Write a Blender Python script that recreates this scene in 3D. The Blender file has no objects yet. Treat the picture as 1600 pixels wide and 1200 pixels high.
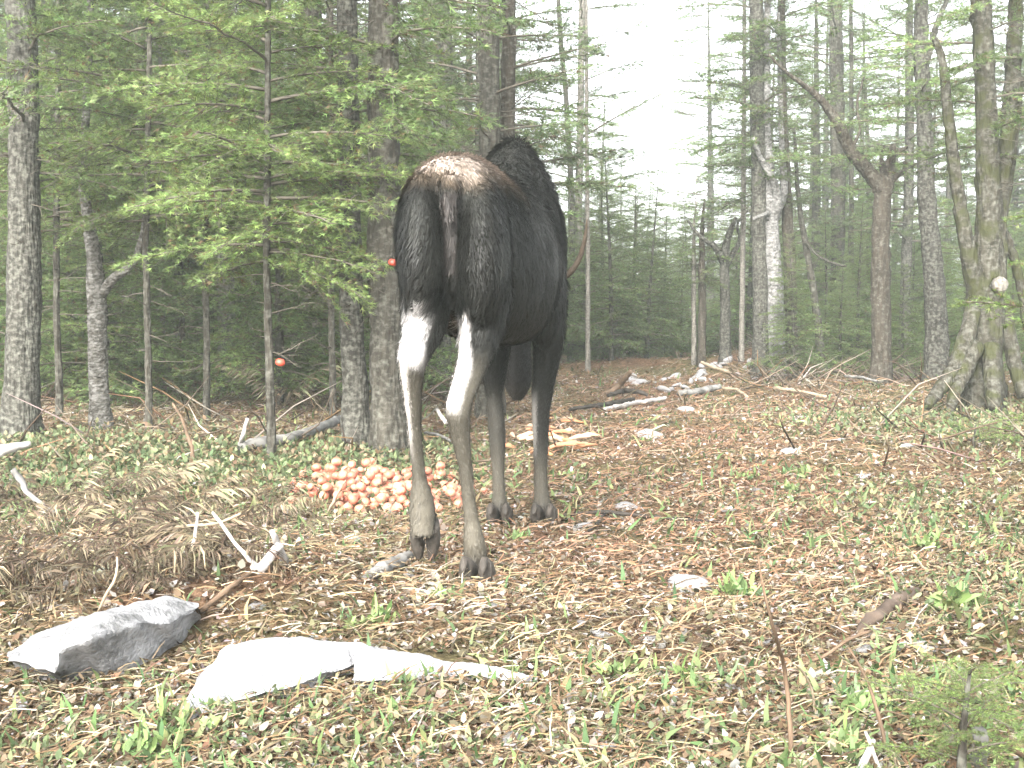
import bpy, math, random
import numpy as np
from math import radians, sin, cos, pi

# ------------------------------------------------------------------ scene, camera, light
scene = bpy.context.scene
C = scene.collection
CAM_Z, FPX, TILT = 1.15, 2000.0, math.atan(120 / 2000)
cd = bpy.data.cameras.new('camera')
cd.sensor_width = 36.0
cd.lens = 36.0 * FPX / 1600
cd.clip_start = 0.05
cd.clip_end = 3000
cam = bpy.data.objects.new('camera', cd)
cam.location = (0, 0, CAM_Z)
cam.rotation_euler = (radians(90) - TILT, 0, 0)
C.objects.link(cam)
scene.camera = cam

SUN_EL, SUN_AZ = radians(35), radians(-162)      # azimuth from +Y (straight ahead), positive to the right
world = bpy.data.worlds.new('World')
scene.world = world
world.use_nodes = True
wn, wl = world.node_tree.nodes, world.node_tree.links
for n in list(wn):
    wn.remove(n)
wo = wn.new('ShaderNodeOutputWorld')
wb = wn.new('ShaderNodeBackground')
sky = wn.new('ShaderNodeTexSky')
sky.sky_type = 'NISHITA'
sky.sun_disc = False
sky.sun_elevation = SUN_EL
sky.sun_rotation = SUN_AZ
sky.air_density = 1.0
sky.dust_density = 4.0
sky.ozone_density = 1.0
hs = wn.new('ShaderNodeHueSaturation')          # thin white overcast
hs.inputs['Saturation'].default_value = 0.22
wl.new(sky.outputs[0], hs.inputs['Color'])
wl.new(hs.outputs[0], wb.inputs[0])
wb.inputs[1].default_value = 0.15
wl.new(wb.outputs[0], wo.inputs[0])

sd = bpy.data.lights.new('sun', 'SUN')
sd.energy = 1.5
sd.angle = radians(26)
sd.color = (1.0, 0.96, 0.9)
sun = bpy.data.objects.new('sun', sd)
C.objects.link(sun)
sun.rotation_euler = (radians(90) - SUN_EL, 0, pi - SUN_AZ)

vs = scene.view_settings
vs.view_transform = 'Standard'
vs.look = 'None'
vs.gamma = 1
vs.exposure = 2.72
vs.use_curve_mapping = False
scene.cycles.max_bounces = 6
scene.cycles.diffuse_bounces = 3
scene.cycles.transmission_bounces = 3
scene.cycles.transparent_max_bounces = 4
scene.cycles.use_denoising = True
scene.cycles.use_adaptive_sampling = True
scene.cycles.adaptive_threshold = 0.03

# ------------------------------------------------------------------ numpy helpers
R0 = np.random.default_rng(7)
FWD = np.array([0, cos(TILT), -sin(TILT)])
UPV = np.array([0, sin(TILT), cos(TILT)])
CAMP = np.array([0, 0, CAM_Z])


def ray(px, py):
    return FWD + np.array([1.0, 0, 0]) * (px - 800) / FPX + UPV * (600 - py) / FPX


def D(px, py, d):
    """world point seen at a place in the photograph when it lies d metres ahead"""
    v = ray(px, py)
    return CAMP + v * (d / v[1])


_nw = [(R0.uniform(-1, 1, 2) * f, R0.uniform(0, 6.28), 1 / f ** .8) for f in
       (0.5, 0.8, 1.1, 1.7, 2.4, 3.1, 4.3, 5.2, 7.5, 9.1, 12, 14.5)]


def snoise(x, y):
    s = 0
    for k, ph, a in _nw:
        s = s + a * np.sin(k[0] * x * 2 + k[1] * y * 2 + ph)
    return s / 3.0


def bump(x, y, cx, cy, rx, ry):
    return np.exp(-(((x - cx) / rx) ** 2 + ((y - cy) / ry) ** 2))


def height(x, y):
    x = np.asarray(x, float)
    y = np.asarray(y, float)
    n = snoise(x, y) * 0.045 + snoise(x * 2.7 + 5, y * 2.7 - 3) * 0.018
    calm = (1 - 0.85 * bump(x, y, -0.1, 6.1, 0.9, 1.3)) * (1 - .9 * bump(x, y, -.45, 3.75, .7, .4)) * (1 - .8 * bump(x, y, -1.25, 4.1, .35, .3))
    h = n * calm
    h = h + 0.16 * bump(x, y, -1.75, 5.3, 0.7, 0.8)             # dead fern bank
    h = h + 0.10 * bump(x, y, -0.95, 5.0, 0.35, 0.5)
    h = h + 0.45 * bump(x, y, -3.35, 20.5, 1.5, 1.6)            # brown mound below the big trunk
    h = h + 0.22 * bump(x, y, 2.6, 23, 2.6, 1.3)                # slash berm
    h = h + 0.35 * bump(x, y, 4.4, 22.5, 0.8, 1.0)
    h = h + 0.12 * bump(x, y, 1.75, 3.95, .35, .3)
    h = h + 0.35 * bump(x, y, 5.6, 15, 1.2, 1.5)                # rise round the mossy tree
    far = np.clip((y - 30) / 60, 0, 1)
    return h * (1 - far) + 0.0


_T = np.concatenate([np.arange(1.5, 12, .01), np.arange(12, 80, .04)])


def hit(px, py, lift=0.0):
    v = ray(px, py)
    P = CAMP[None] + _T[:, None] * v[None]
    below = P[:, 2] < height(P[:, 0], P[:, 1]) + lift
    return P[int(np.argmax(below))] if below.any() else P[-1]


def G(px, py):
    """ground point seen at a place in the photograph"""
    p = hit(px, py)
    return np.array([p[0], p[1], float(height(p[0], p[1]))])


def mesh_np(name, V, F, col=None, smooth=False):
    V = np.asarray(V, np.float32)
    F = np.asarray(F, np.int32)
    me = bpy.data.meshes.new(name)
    n, k = F.shape
    me.vertices.add(len(V))
    me.vertices.foreach_set('co', V.ravel())
    me.loops.add(n * k)
    me.loops.foreach_set('vertex_index', F.ravel())
    me.polygons.add(n)
    me.polygons.foreach_set('loop_start', np.arange(0, n * k, k, dtype=np.int32))
    if smooth:
        me.polygons.foreach_set('use_smooth', np.ones(n, bool))
    if col is not None:
        a = me.color_attributes.new('Col', 'FLOAT_COLOR', 'POINT')
        c4 = np.ones((len(V), 4), np.float32)
        c4[:, :3] = col
        a.data.foreach_set('color', c4.ravel())
    me.update(calc_edges=True)
    return me


class MB:
    """collects quad/tri geometry (tris stored as quads are avoided: keep one k per builder)"""
    def __init__(self):
        self.V, self.F, self.C, self.n = [], [], [], 0

    def add(self, V, F, col=None):
        V = np.asarray(V, float)
        self.V.append(V)
        self.F.append(np.asarray(F) + self.n)
        self.n += len(V)
        if col is not None:
            c = np.asarray(col, float)
            if c.ndim == 1:
                c = np.tile(c, (len(V), 1))
            self.C.append(c)

    def mesh(self, name, smooth=False):
        return mesh_np(name, np.concatenate(self.V), np.concatenate(self.F),
                       np.concatenate(self.C) if self.C else None, smooth)


def link(name, me, mat=None, parent=None, loc=None):
    o = bpy.data.objects.new(name, me)
    C.objects.link(o)
    if mat is not None and me is not None and len(me.materials) == 0:
        me.materials.append(mat)
    if parent is not None:
        o.parent = parent
    if loc is not None:
        o.location = loc
    return o


def tag(o, label=None, cat=None, group=None, kind=None):
    if label: o['label'] = label
    if cat: o['category'] = cat
    if group: o['group'] = group
    if kind: o['kind'] = kind
    return o


def empty(name, loc, label=None, cat=None, group=None):
    o = bpy.data.objects.new(name, None)
    o.empty_display_size = 0.1
    C.objects.link(o)
    o.location = loc
    return tag(o, label, cat, group)


def norm(v):
    return v / (np.linalg.norm(v) + 1e-12)


def tube(P, r, n=8, rough=0.0, rng=None, cap=True):
    """quads round a polyline; closed with collapsed end rings"""
    P = np.asarray(P, float)
    r = np.broadcast_to(np.asarray(r, float), (len(P),)).copy()
    if cap:
        t0, t1 = norm(P[1] - P[0]), norm(P[-1] - P[-2])
        P = np.vstack([P[0] - t0 * 1e-4, P, P[-1] + t1 * 1e-4])
        r = np.concatenate([[1e-4], r, [1e-4]])
    T = np.gradient(P, axis=0)
    T /= np.linalg.norm(T, axis=1)[:, None] + 1e-9
    u = np.cross(T[0], [0.31, 0.95, 0.05] if abs(T[0][1]) < .9 else [1, 0, 0.1])
    u = norm(u)
    a = np.arange(n) / n * 2 * pi
    V = []
    for i in range(len(P)):
        u = norm(u - T[i] * np.dot(u, T[i]))
        w = np.cross(T[i], u)
        rr = r[i] * (1 + (rng.normal(0, rough, n) if rough and rng is not None else 0))
        V.append(P[i] + np.outer(np.cos(a) * rr, u) + np.outer(np.sin(a) * rr, w))
    V = np.concatenate(V)
    F = []
    for i in range(len(P) - 1):
        b = i * n
        for j in range(n):
            k = (j + 1) % n
            F.append((b + j, b + k, b + n + k, b + n + j))
    return V, np.array(F)


def resample(pts, step):
    pts = np.asarray(pts, float)
    seg = np.linalg.norm(np.diff(pts[:, :3], axis=0), axis=1)
    s = np.concatenate([[0], np.cumsum(seg)])
    m = max(2, int(s[-1] / step) + 1)
    q = np.linspace(0, s[-1], m)
    # smooth-ish: catmull through cubic interpolation of each column
    out = np.stack([np.interp(q, s, pts[:, c]) for c in range(pts.shape[1])], 1)
    for _ in range(2):
        if len(out) > 4:
            out[1:-1] = (out[:-2] + 2 * out[1:-1] + out[2:]) / 4
    return out


def rotz(a):
    c, s = np.cos(a), np.sin(a)
    z, o = np.zeros_like(c), np.ones_like(c)
    return np.stack([np.stack([c, -s, z], -1), np.stack([s, c, z], -1), np.stack([z, z, o], -1)], -2)


def rotx(a):
    c, s = np.cos(a), np.sin(a)
    z, o = np.zeros_like(c), np.ones_like(c)
    return np.stack([np.stack([o, z, z], -1), np.stack([z, c, -s], -1), np.stack([z, s, c], -1)], -2)


def roty(a):
    c, s = np.cos(a), np.sin(a)
    z, o = np.zeros_like(c), np.ones_like(c)
    return np.stack([np.stack([c, z, s], -1), np.stack([z, o, z], -1), np.stack([-s, z, c], -1)], -2)


def scatter(TV, TF, pos, R, s, col=None):
    TV = np.asarray(TV, float)
    TF = np.asarray(TF)
    n, k = len(pos), len(TV)
    s = np.asarray(s, float)
    sv = s[:, None, None] if s.ndim == 1 else s[:, None, :]
    V = np.einsum('nij,nkj->nki', R, TV[None] * sv) + pos[:, None]
    F = (TF[None] + (np.arange(n) * k)[:, None, None]).reshape(-1, TF.shape[1])
    c = None if col is None else np.repeat(col, k, 0)
    return V.reshape(-1, 3), F, c


# ------------------------------------------------------------------ materials
def new_mat(name):
    m = bpy.data.materials.new(name)
    m.use_nodes = True
    nt = m.node_tree
    for n in list(nt.nodes):
        nt.nodes.remove(n)
    return m, nt.nodes, nt.links


def ramp(nodes, stops):
    r = nodes.new('ShaderNodeValToRGB')
    el = r.color_ramp.elements
    while len(el) < len(stops):
        el.new(0.5)
    for e, (p, c) in zip(el, stops):
        e.position = p
        e.color = (*c, 1)
    return r


def attr_mat(name, translucent=0.0, rough=0.8, vary=0.25, spec=0.2):
    m, N, L = new_mat(name)
    out = N.new('ShaderNodeOutputMaterial')
    a = N.new('ShaderNodeAttribute')
    a.attribute_name = 'Col'
    oi = N.new('ShaderNodeObjectInfo')
    mr = N.new('ShaderNodeMapRange')
    mr.inputs['To Min'].default_value = 1 - vary
    mr.inputs['To Max'].default_value = 1 + vary
    L.new(oi.outputs['Random'], mr.inputs['Value'])
    mx = N.new('ShaderNodeVectorMath')
    mx.operation = 'SCALE'
    L.new(a.outputs['Color'], mx.inputs[0])
    L.new(mr.outputs[0], mx.inputs['Scale'])
    b = N.new('ShaderNodeBsdfPrincipled')
    b.inputs['Roughness'].default_value = rough
    b.inputs['Specular IOR Level'].default_value = spec
    L.new(mx.outputs[0], b.inputs['Base Color'])
    if translucent:
        t = N.new('ShaderNodeBsdfTranslucent')
        L.new(mx.outputs[0], t.inputs['Color'])
        s = N.new('ShaderNodeMixShader')
        s.inputs[0].default_value = translucent
        L.new(b.outputs[0], s.inputs[1])
        L.new(t.outputs[0], s.inputs[2])
        L.new(s.outputs[0], out.inputs[0])
    else:
        L.new(b.outputs[0], out.inputs[0])
    return m


def bark_mat(name, dark, mid, pale, pale_amt, moss=None, moss_amt=0.0, stretch=0.25, scale=14.0, bump_d=0.02):
    dark, mid, pale = [tuple(v * .85 for v in c) for c in (dark, mid, pale)]
    m, N, L = new_mat(name)
    out = N.new('ShaderNodeOutputMaterial')
    b = N.new('ShaderNodeBsdfPrincipled')
    b.inputs['Roughness'].default_value = 0.9
    b.inputs['Specular IOR Level'].default_value = 0.15
    L.new(b.outputs[0], out.inputs[0])
    g = N.new('ShaderNodeNewGeometry')
    oi = N.new('ShaderNodeObjectInfo')
    off = N.new('ShaderNodeVectorMath')
    off.operation = 'MULTIPLY_ADD'
    off.inputs[1].default_value = (1, 1, stretch)
    L.new(g.outputs['Position'], off.inputs[0])
    cmb = N.new('ShaderNodeCombineXYZ')
    mul = N.new('ShaderNodeMath')
    mul.operation = 'MULTIPLY'
    mul.inputs[1].default_value = 40
    L.new(oi.outputs['Random'], mul.inputs[0])
    L.new(mul.outputs[0], cmb.inputs[2])
    L.new(cmb.outputs[0], off.inputs[2])
    v = N.new('ShaderNodeTexVoronoi')
    v.inputs['Scale'].default_value = scale * 2.2
    v.inputs['Randomness'].default_value = 1
    L.new(off.outputs[0], v.inputs['Vector'])
    n1 = N.new('ShaderNodeTexNoise')
    n1.inputs['Scale'].default_value = scale
    n1.inputs['Detail'].default_value = 6
    n1.inputs['Roughness'].default_value = 0.7
    L.new(off.outputs[0], n1.inputs['Vector'])
    r1 = ramp(N, [(0.3, dark), (0.55, mid), (0.8, tuple(x * 1.5 for x in mid))])
    L.new(n1.outputs['Fac'], r1.inputs[0])
    # pale lichen blotches, real spots on the bark
    n2 = N.new('ShaderNodeTexNoise')
    n2.inputs['Scale'].default_value = scale * 1.5
    n2.inputs['Detail'].default_value = 5
    n2.inputs['Roughness'].default_value = 0.62
    off2 = N.new('ShaderNodeVectorMath')
    off2.operation = 'MULTIPLY_ADD'
    off2.inputs[1].default_value = (1, 1, 1.3)
    L.new(g.outputs['Position'], off2.inputs[0])
    L.new(cmb.outputs[0], off2.inputs[2])
    L.new(off2.outputs[0], n2.inputs['Vector'])
    t = 0.5 + (0.5 - pale_amt) * 0.42
    r2 = ramp(N, [(t - 0.08, (0, 0, 0)), (t + 0.16, (1, 1, 1))])
    L.new(n2.outputs['Fac'], r2.inputs[0])
    mix = N.new('ShaderNodeMix')
    mix.data_type = 'RGBA'
    L.new(r2.outputs[0], mix.inputs[0])
    L.new(r1.outputs[0], mix.inputs[6])
    mix.inputs[7].default_value = (*pale, 1)
    last = mix.outputs[2]
    if moss:
        n3 = N.new('ShaderNodeTexNoise')
        n3.inputs['Scale'].default_value = 5
        n3.inputs['Detail'].default_value = 6
        L.new(off2.outputs[0], n3.inputs['Vector'])
        t3 = 0.5 + (0.5 - moss_amt) * 0.45
        r3 = ramp(N, [(t3 - 0.05, (0, 0, 0)), (t3 + 0.06, (1, 1, 1))])
        L.new(n3.outputs['Fac'], r3.inputs[0])
        mix2 = N.new('ShaderNodeMix')
        mix2.data_type = 'RGBA'
        L.new(r3.outputs[0], mix2.inputs[0])
        L.new(last, mix2.inputs[6])
        mix2.inputs[7].default_value = (*moss, 1)
        last = mix2.outputs[2]
    L.new(last, b.inputs['Base Color'])
    add = N.new('ShaderNodeMath')
    add.operation = 'ADD'
    L.new(v.outputs['Distance'], add.inputs[0])
    L.new(n1.outputs['Fac'], add.inputs[1])
    bp = N.new('ShaderNodeBump')
    bp.inputs['Strength'].default_value = 1.0
    bp.inputs['Distance'].default_value = bump_d
    L.new(add.outputs[0], bp.inputs['Height'])
    L.new(bp.outputs[0], b.inputs['Normal'])
    return m


def noise_mat(name, stops, scale=6.0, bump_d=0.01, rough=0.9, detail=8, fine=60.0, coord='Object'):
    m, N, L = new_mat(name)
    out = N.new('ShaderNodeOutputMaterial')
    b = N.new('ShaderNodeBsdfPrincipled')
    b.inputs['Roughness'].default_value = rough
    b.inputs['Specular IOR Level'].default_value = 0.15
    L.new(b.outputs[0], out.inputs[0])
    tc = N.new('ShaderNodeTexCoord')
    n1 = N.new('ShaderNodeTexNoise')
    n1.inputs['Scale'].default_value = scale
    n1.inputs['Detail'].default_value = detail
    n1.inputs['Roughness'].default_value = 0.68
    L.new(tc.outputs[coord], n1.inputs['Vector'])
    r1 = ramp(N, stops)
    L.new(n1.outputs['Fac'], r1.inputs[0])
    L.new(r1.outputs[0], b.inputs['Base Color'])
    n2 = N.new('ShaderNodeTexNoise')
    n2.inputs['Scale'].default_value = fine
    n2.inputs['Detail'].default_value = 6
    L.new(tc.outputs[coord], n2.inputs['Vector'])
    add = N.new('ShaderNodeMath')
    L.new(n1.outputs['Fac'], add.inputs[0])
    L.new(n2.outputs['Fac'], add.inputs[1])
    bp = N.new('ShaderNodeBump')
    bp.inputs['Distance'].default_value = bump_d
    bp.inputs['Strength'].default_value = 0.9
    L.new(add.outputs[0], bp.inputs['Height'])
    L.new(bp.outputs[0], b.inputs['Normal'])
    return m


M = {}
M['needles'] = attr_mat('needles', 0.45, 0.6, 0.22, 0.3)
M['leaves'] = attr_mat('leaves', 0.3, 0.7, 0.0, 0.25)
M['litter'] = attr_mat('litter', 0.12, 0.85, 0.0, 0.15)
M['wood'] = attr_mat('wood', 0.0, 0.85, 0.1, 0.15)
M['apple'] = attr_mat('apple', 0.0, 0.4, 0.2, 0.4)
M['bark_spruce'] = bark_mat('bark_spruce', (.014, .0125, .010), (.05, .045, .036), (.13, .13, .108), .38)
M['bark_lichen'] = bark_mat('bark_lichen', (.012, .011, .009), (.042, .039, .033), (.155, .155, .13), .46, scale=15)
M['bark_birch'] = bark_mat('bark_birch', (.025, .022, .018), (.09, .084, .072), (.25, .243, .225), .5, scale=12, stretch=1.6)
M['bark_brown'] = bark_mat('bark_brown', (.018, .015, .011), (.055, .046, .035), (.16, .155, .13), .3, scale=14)
M['bark_pale'] = bark_mat('bark_pale', (.05, .045, .038), (.14, .128, .108), (.26, .245, .215), .5, scale=16)
M['bark_moss'] = bark_mat('bark_moss', (.012, .011, .008), (.042, .038, .028), (.12, .12, .10), .42, (.034, .036, .016), .42, scale=14)
M['bark_white'] = bark_mat('bark_white', (.05, .048, .042), (.15, .147, .14), (.3, .295, .285), .46, scale=11, stretch=1.2)
M['twig'] = noise_mat('twig', [(.3, (.04, .034, .027)), (.7, (.13, .115, .092))], 9, .002)
M['rock'] = noise_mat('rock', [(.28, (.05, .049, .046)), (.42, (.13, .13, .13)), (.55, (.24, .24, .243)), (.75, (.34, .34, .343))], 9, .014, fine=70)
M['rock_white'] = noise_mat('rock_white', [(.25, (.05, .05, .05)), (.40, (.24, .24, .245)), (.66, (.36, .36, .37))], 9, .016, fine=70)
M['stone'] = noise_mat('stone', [(.25, (.10, .095, .09)), (.5, (.25, .245, .245)), (.8, (.42, .41, .41))], 14, .006)

# ------------------------------------------------------------------ ground
def axis(lo, hi, step, far, grow=1.35):
    a = list(np.arange(lo, hi + 1e-6, step))
    s = step
    while a[-1] < far[1]:
        s *= grow
        a.append(a[-1] + s)
    s = step
    while a[0] > far[0]:
        s *= grow
        a.insert(0, a[0] - s)
    return np.array(a)


gx = axis(-7, 8, 0.075, (-400, 400))
gy = axis(2.4, 25, 0.09, (-60, 700))
XX, YY = np.meshgrid(gx, gy)
ZZ = height(XX, YY)
rip = R0.normal(0, .007, XX.shape) * (np.abs(XX) < 9) * (YY < 26)
ZZ = ZZ + rip
V = np.stack([XX, YY, ZZ], -1).reshape(-1, 3)
nx, ny = len(gx), len(gy)
ii = np.arange(ny - 1)[:, None] * nx + np.arange(nx - 1)[None]
F = np.stack([ii, ii + 1, ii + nx + 1, ii + nx], -1).reshape(-1, 4)


def ground_mat():
    m, N, L = new_mat('forest_floor')
    out = N.new('ShaderNodeOutputMaterial')
    b = N.new('ShaderNodeBsdfPrincipled')
    b.inputs['Roughness'].default_value = 0.95
    b.inputs['Specular IOR Level'].default_value = 0.1
    L.new(b.outputs[0], out.inputs[0])
    g = N.new('ShaderNodeNewGeometry')
    n1 = N.new('ShaderNodeTexNoise')
    n1.inputs['Scale'].default_value = 24
    n1.inputs['Detail'].default_value = 8
    n1.inputs['Roughness'].default_value = 0.75
    L.new(g.outputs['Position'], n1.inputs['Vector'])
    r1 = ramp(N, [(.32, (.022, .016, .011)), (.48, (.09, .063, .045)), (.62, (.18, .135, .10)), (.75, (.27, .225, .185))])
    L.new(n1.outputs['Fac'], r1.inputs[0])
    n2 = N.new('ShaderNodeTexNoise')
    n2.inputs['Scale'].default_value = 0.9
    n2.inputs['Detail'].default_value = 5
    L.new(g.outputs['Position'], n2.inputs['Vector'])
    r2 = ramp(N, [(.42, (1.15, .95, .8)), (.6, (.8, .95, .62))])
    L.new(n2.outputs['Fac'], r2.inputs[0])
    mx = N.new('ShaderNodeMix')
    mx.data_type = 'RGBA'
    mx.blend_type = 'MULTIPLY'
    mx.inputs[0].default_value = 1
    L.new(r1.outputs[0], mx.inputs[6])
    L.new(r2.outputs[0], mx.inputs[7])
    L.new(mx.outputs[2], b.inputs['Base Color'])
    bp = N.new('ShaderNodeBump')
    bp.inputs['Distance'].default_value = 0.03
    L.new(n1.outputs['Fac'], bp.inputs['Height'])
    L.new(bp.outputs[0], b.inputs['Normal'])
    return m


tag(link('ground', mesh_np('ground', V, F, smooth=True), ground_mat()), kind='structure')

# ------------------------------------------------------------------ conifer boughs and crowns
def jitter(c, n, rng, amt=.25, hue=.06):
    c = np.asarray(c, float)
    k = np.exp(rng.normal(0, amt, (n, 1)))
    return np.clip(c[None] * k * (1 + rng.normal(0, hue, (n, 3))), 0.004, .9)


# a sprig: three slim needle blades fanned along a short shoot, tris
SPV = np.array([[0, -.05, 0], [.3, .06, .02], [1, .0, .0], [.12, 0, 0], [.30, .02, .0], [.62, .34, .05],
                [.18, 0, 0], [.36, -.02, .0], [.66, -.34, -.04], [.45, .0, 0], [.62, .03, .02], [.98, .2, -.02]])
SPF = np.array([[0, 1, 2], [3, 4, 5], [6, 7, 8], [9, 10, 11]])


def make_bough(L, seed, dens=1.0, droop=.25, spr=0.086, flat=.26, bare=.10, width=.44, green=(.116, .168, .06)):
    """a flat conifer branch along +x: (V,F,C) of needles, (V,F) of the wood"""
    rng = np.random.default_rng(seed)
    m = 14
    s = np.linspace(0, 1, m)
    ax = np.stack([s * L, np.cumsum(rng.normal(0, .012 * L, m)), -droop * L * s ** 1.8 + .12 * L * s], 1)
    P, Dr, S = [], [], []
    W = MB()
    W.add(*tube(ax, .011 * L * (1 - .85 * s) + .0015, 4))
    nsec = max(6, int(L / .05 * dens))
    for i in range(nsec):
        u = bare + (1 - bare) * (i + rng.random()) / nsec
        p = np.array([np.interp(u, s, ax[:, k]) for k in range(3)])
        side = 1 if i % 2 else -1
        ln = L * width * (1 - u) ** .75 * rng.uniform(.55, 1.1) + .05
        ang = side * rng.uniform(.6, 1.1)
        d0 = np.array([cos(ang), sin(ang), rng.normal(0, flat)])
        k = max(2, int(ln / (.032 / dens ** .5)))
        tt = (np.arange(k) + rng.random(k)) / k
        q = p + np.outer(tt * ln, d0)
        q[:, 2] -= droop * ln * tt ** 2 * .7
        W.add(*tube(np.array([p, q[-1]]), [.0035, .001], 3, cap=False))
        for sd_ in (-1, 1):
            a2 = ang + sd_ * rng.uniform(.25, .9, k)
            P.append(q + rng.normal(0, .006, (k, 3)))
            Dr.append(np.stack([a2, rng.normal(-.05, .3, k)], 1))
            S.append(spr * rng.uniform(.6, 1.3, k))
        P.append(q[-1:])
        Dr.append(np.array([[ang, -.1]]))
        S.append(np.array([spr]))
    P = np.concatenate(P); Dr = np.concatenate(Dr); S = np.concatenate(S)
    n = len(P)
    R = rotz(Dr[:, 0]) @ roty(-Dr[:, 1]) @ rotx(rng.uniform(-1.2, 1.2, n))
    base = np.where(rng.random((n, 1)) < .06, np.array([[.13, .085, .045]]), jitter(green, n, rng, .3))
    V, F, c = scatter(SPV, SPF, P, R, S, base)
    return (V, F, c), (np.concatenate(W.V), np.concatenate(W.F))


BOUGH = [make_bough(1.2, 11 + i, dens=1.0) for i in range(5)]
BOUGH_FINE = [make_bough(1.1, 31 + i, dens=1.3, spr=.068, green=(.135, .19, .06), droop=.2) for i in range(4)]
BOUGH_THIN = [make_bough(1.3, 51 + i, dens=.75, spr=.09, bare=.42, droop=.1, width=.36, green=(.11, .15, .068)) for i in range(4)]


def crown_arrays(atts, lib, rng):
    """atts: list of (point, azimuth, pitch, scale)"""
    N_, W_ = MB(), MB()
    for p, az, pit, sc in atts:
        (v, f, c), (wv, wf) = lib[rng.integers(len(lib))]
        Rm = (rotz(np.array(az)) @ roty(np.array(-pit)) @ rotx(np.array(rng.normal(0, .25))))
        mir = np.array([1, 1 if rng.random() < .5 else -1, 1])
        N_.add((v * mir * sc) @ Rm.T + p, f, c * np.exp(rng.normal(0, .12)))
        W_.add((wv * mir * sc) @ Rm.T + p, wf)
    return N_, W_


def trunk_fn(P, r):
    P = np.asarray(P)
    return lambda z: np.array([np.interp(z, P[:, 2], P[:, 0]), np.interp(z, P[:, 2], P[:, 1]), z])


def trunk_mesh(name, P, r, rng, n=12, flare=.5, step=.12, rough=.05):
    A = resample(np.column_stack([P, r]), step)
    Pz, rr = A[:, :3], A[:, 3]
    h = Pz[:, 2] - Pz[0, 2]
    rr = rr * (1 + flare * np.exp(-h / .22))
    Pz = Pz.copy()
    Pz[1:-1, :2] += np.cumsum(rng.normal(0, .004, (len(Pz) - 2, 2)), 0) * .6
    V, F = tube(Pz, rr, n, rough, rng)
    return mesh_np(name, V, F, smooth=True)


def dead_twigs(tf, z0, z1, n, ln, rng, r=.006):
    W = MB()
    for _ in range(n):
        p = tf(rng.uniform(z0, z1))
        az = rng.uniform(0, 2 * pi)
        l = ln * rng.uniform(.3, 1.1)
        d = np.array([cos(az), sin(az), rng.uniform(-.35, .3)])
        m = 5
        pts = [p]
        for k in range(m):
            d = norm(d + rng.normal(0, .16, 3))
            pts.append(pts[-1] + d * l / m)
        pts = np.array(pts)
        W.add(*tube(pts, np.linspace(r, .0015, m + 1), 4))
        for k in (2, 3, 4):
            if rng.random() < .8:
                dd = norm(d + rng.normal(0, .7, 3))
                W.add(*tube(np.array([pts[k], pts[k] + dd * l * .2, pts[k] + dd * l * .33 + rng.normal(0, .03, 3)]), [r * .5, r * .35, .001], 3))
    return W


def attach(tf, z0, z1, n, l0, l1, rng, pitch0=.05, pitch1=.25, azc=None, azw=pi):
    out = []
    for i in range(n):
        t = (i + rng.random()) / n
        z = z0 + (z1 - z0) * t
        az = (i * 2.399 + rng.normal(0, .3)) if azc is None else azc + rng.uniform(-azw, azw)
        sc = (l0 + (l1 - l0) * t) / 1.2 * rng.uniform(.7, 1.15)
        out.append((tf(z), az, pitch0 + (pitch1 - pitch0) * t + rng.normal(0, .1), sc))
    return out


def put_tree(name, loc, label, cat, P, r, bark, rng, atts=(), lib=None, twigs=None, flare=.5, n=12, branches=(), group=None,
             rough=.05, leaf_mat='needles'):
    """Empty at the base > trunk, crown (> crown_wood), dead_twigs, branch ... ; all geometry local to the base"""
    root = empty(name, loc, label, cat, group)
    loc = np.asarray(loc, float)
    P = np.asarray(P, float) - loc
    link('trunk', trunk_mesh('trunk', P, r, rng, n, flare, rough=rough), M[bark], root)
    if atts:
        A = [(p - loc, a, b, c) for p, a, b, c in atts]
        nd, wd = crown_arrays(A, lib, rng)
        co = link('crown', nd.mesh('crown'), M[leaf_mat], root)
        link('crown_wood', wd.mesh('crown_wood'), M['twig'], co)['kind'] = 'stuff'
    if twigs:
        W = dead_twigs(trunk_fn(P, r), *twigs, rng)
        tw = link('dead_twigs', W.mesh('dead_twigs'), M['twig'], root)
        tw['kind'] = 'stuff'
    for pts, br in branches:
        A = resample(np.column_stack([np.asarray(pts) - loc, br]), .07)
        V_, F_ = tube(A[:, :3] + rng.normal(0, .004, (len(A), 3)), A[:, 3], 9, .06, rng)
        link('branch', mesh_np('branch', V_, F_, smooth=True), M[bark], root)
    return root


SHARED = {}


def shared_crown(key, spec, lib, seed):
    """one crown mesh round a plain vertical axis, used by several slim trees"""
    if key not in SHARED:
        rng = np.random.default_rng(seed)
        tf = lambda z: np.array([0, 0, z])
        atts = []
        for c in spec:
            c = dict(c)
            atts += attach(tf, c.pop('z0'), c.pop('z1'), c.pop('n'), c.pop('l0'), c.pop('l1'), rng, **c)
        nd, wd = crown_arrays(atts, lib, rng)
        me, mw = nd.mesh('crown'), wd.mesh('crown_wood')
        me.materials.append(M['needles'])
        mw.materials.append(M['twig'])
        SHARED[key] = (me, mw)
    return SHARED[key]


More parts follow.
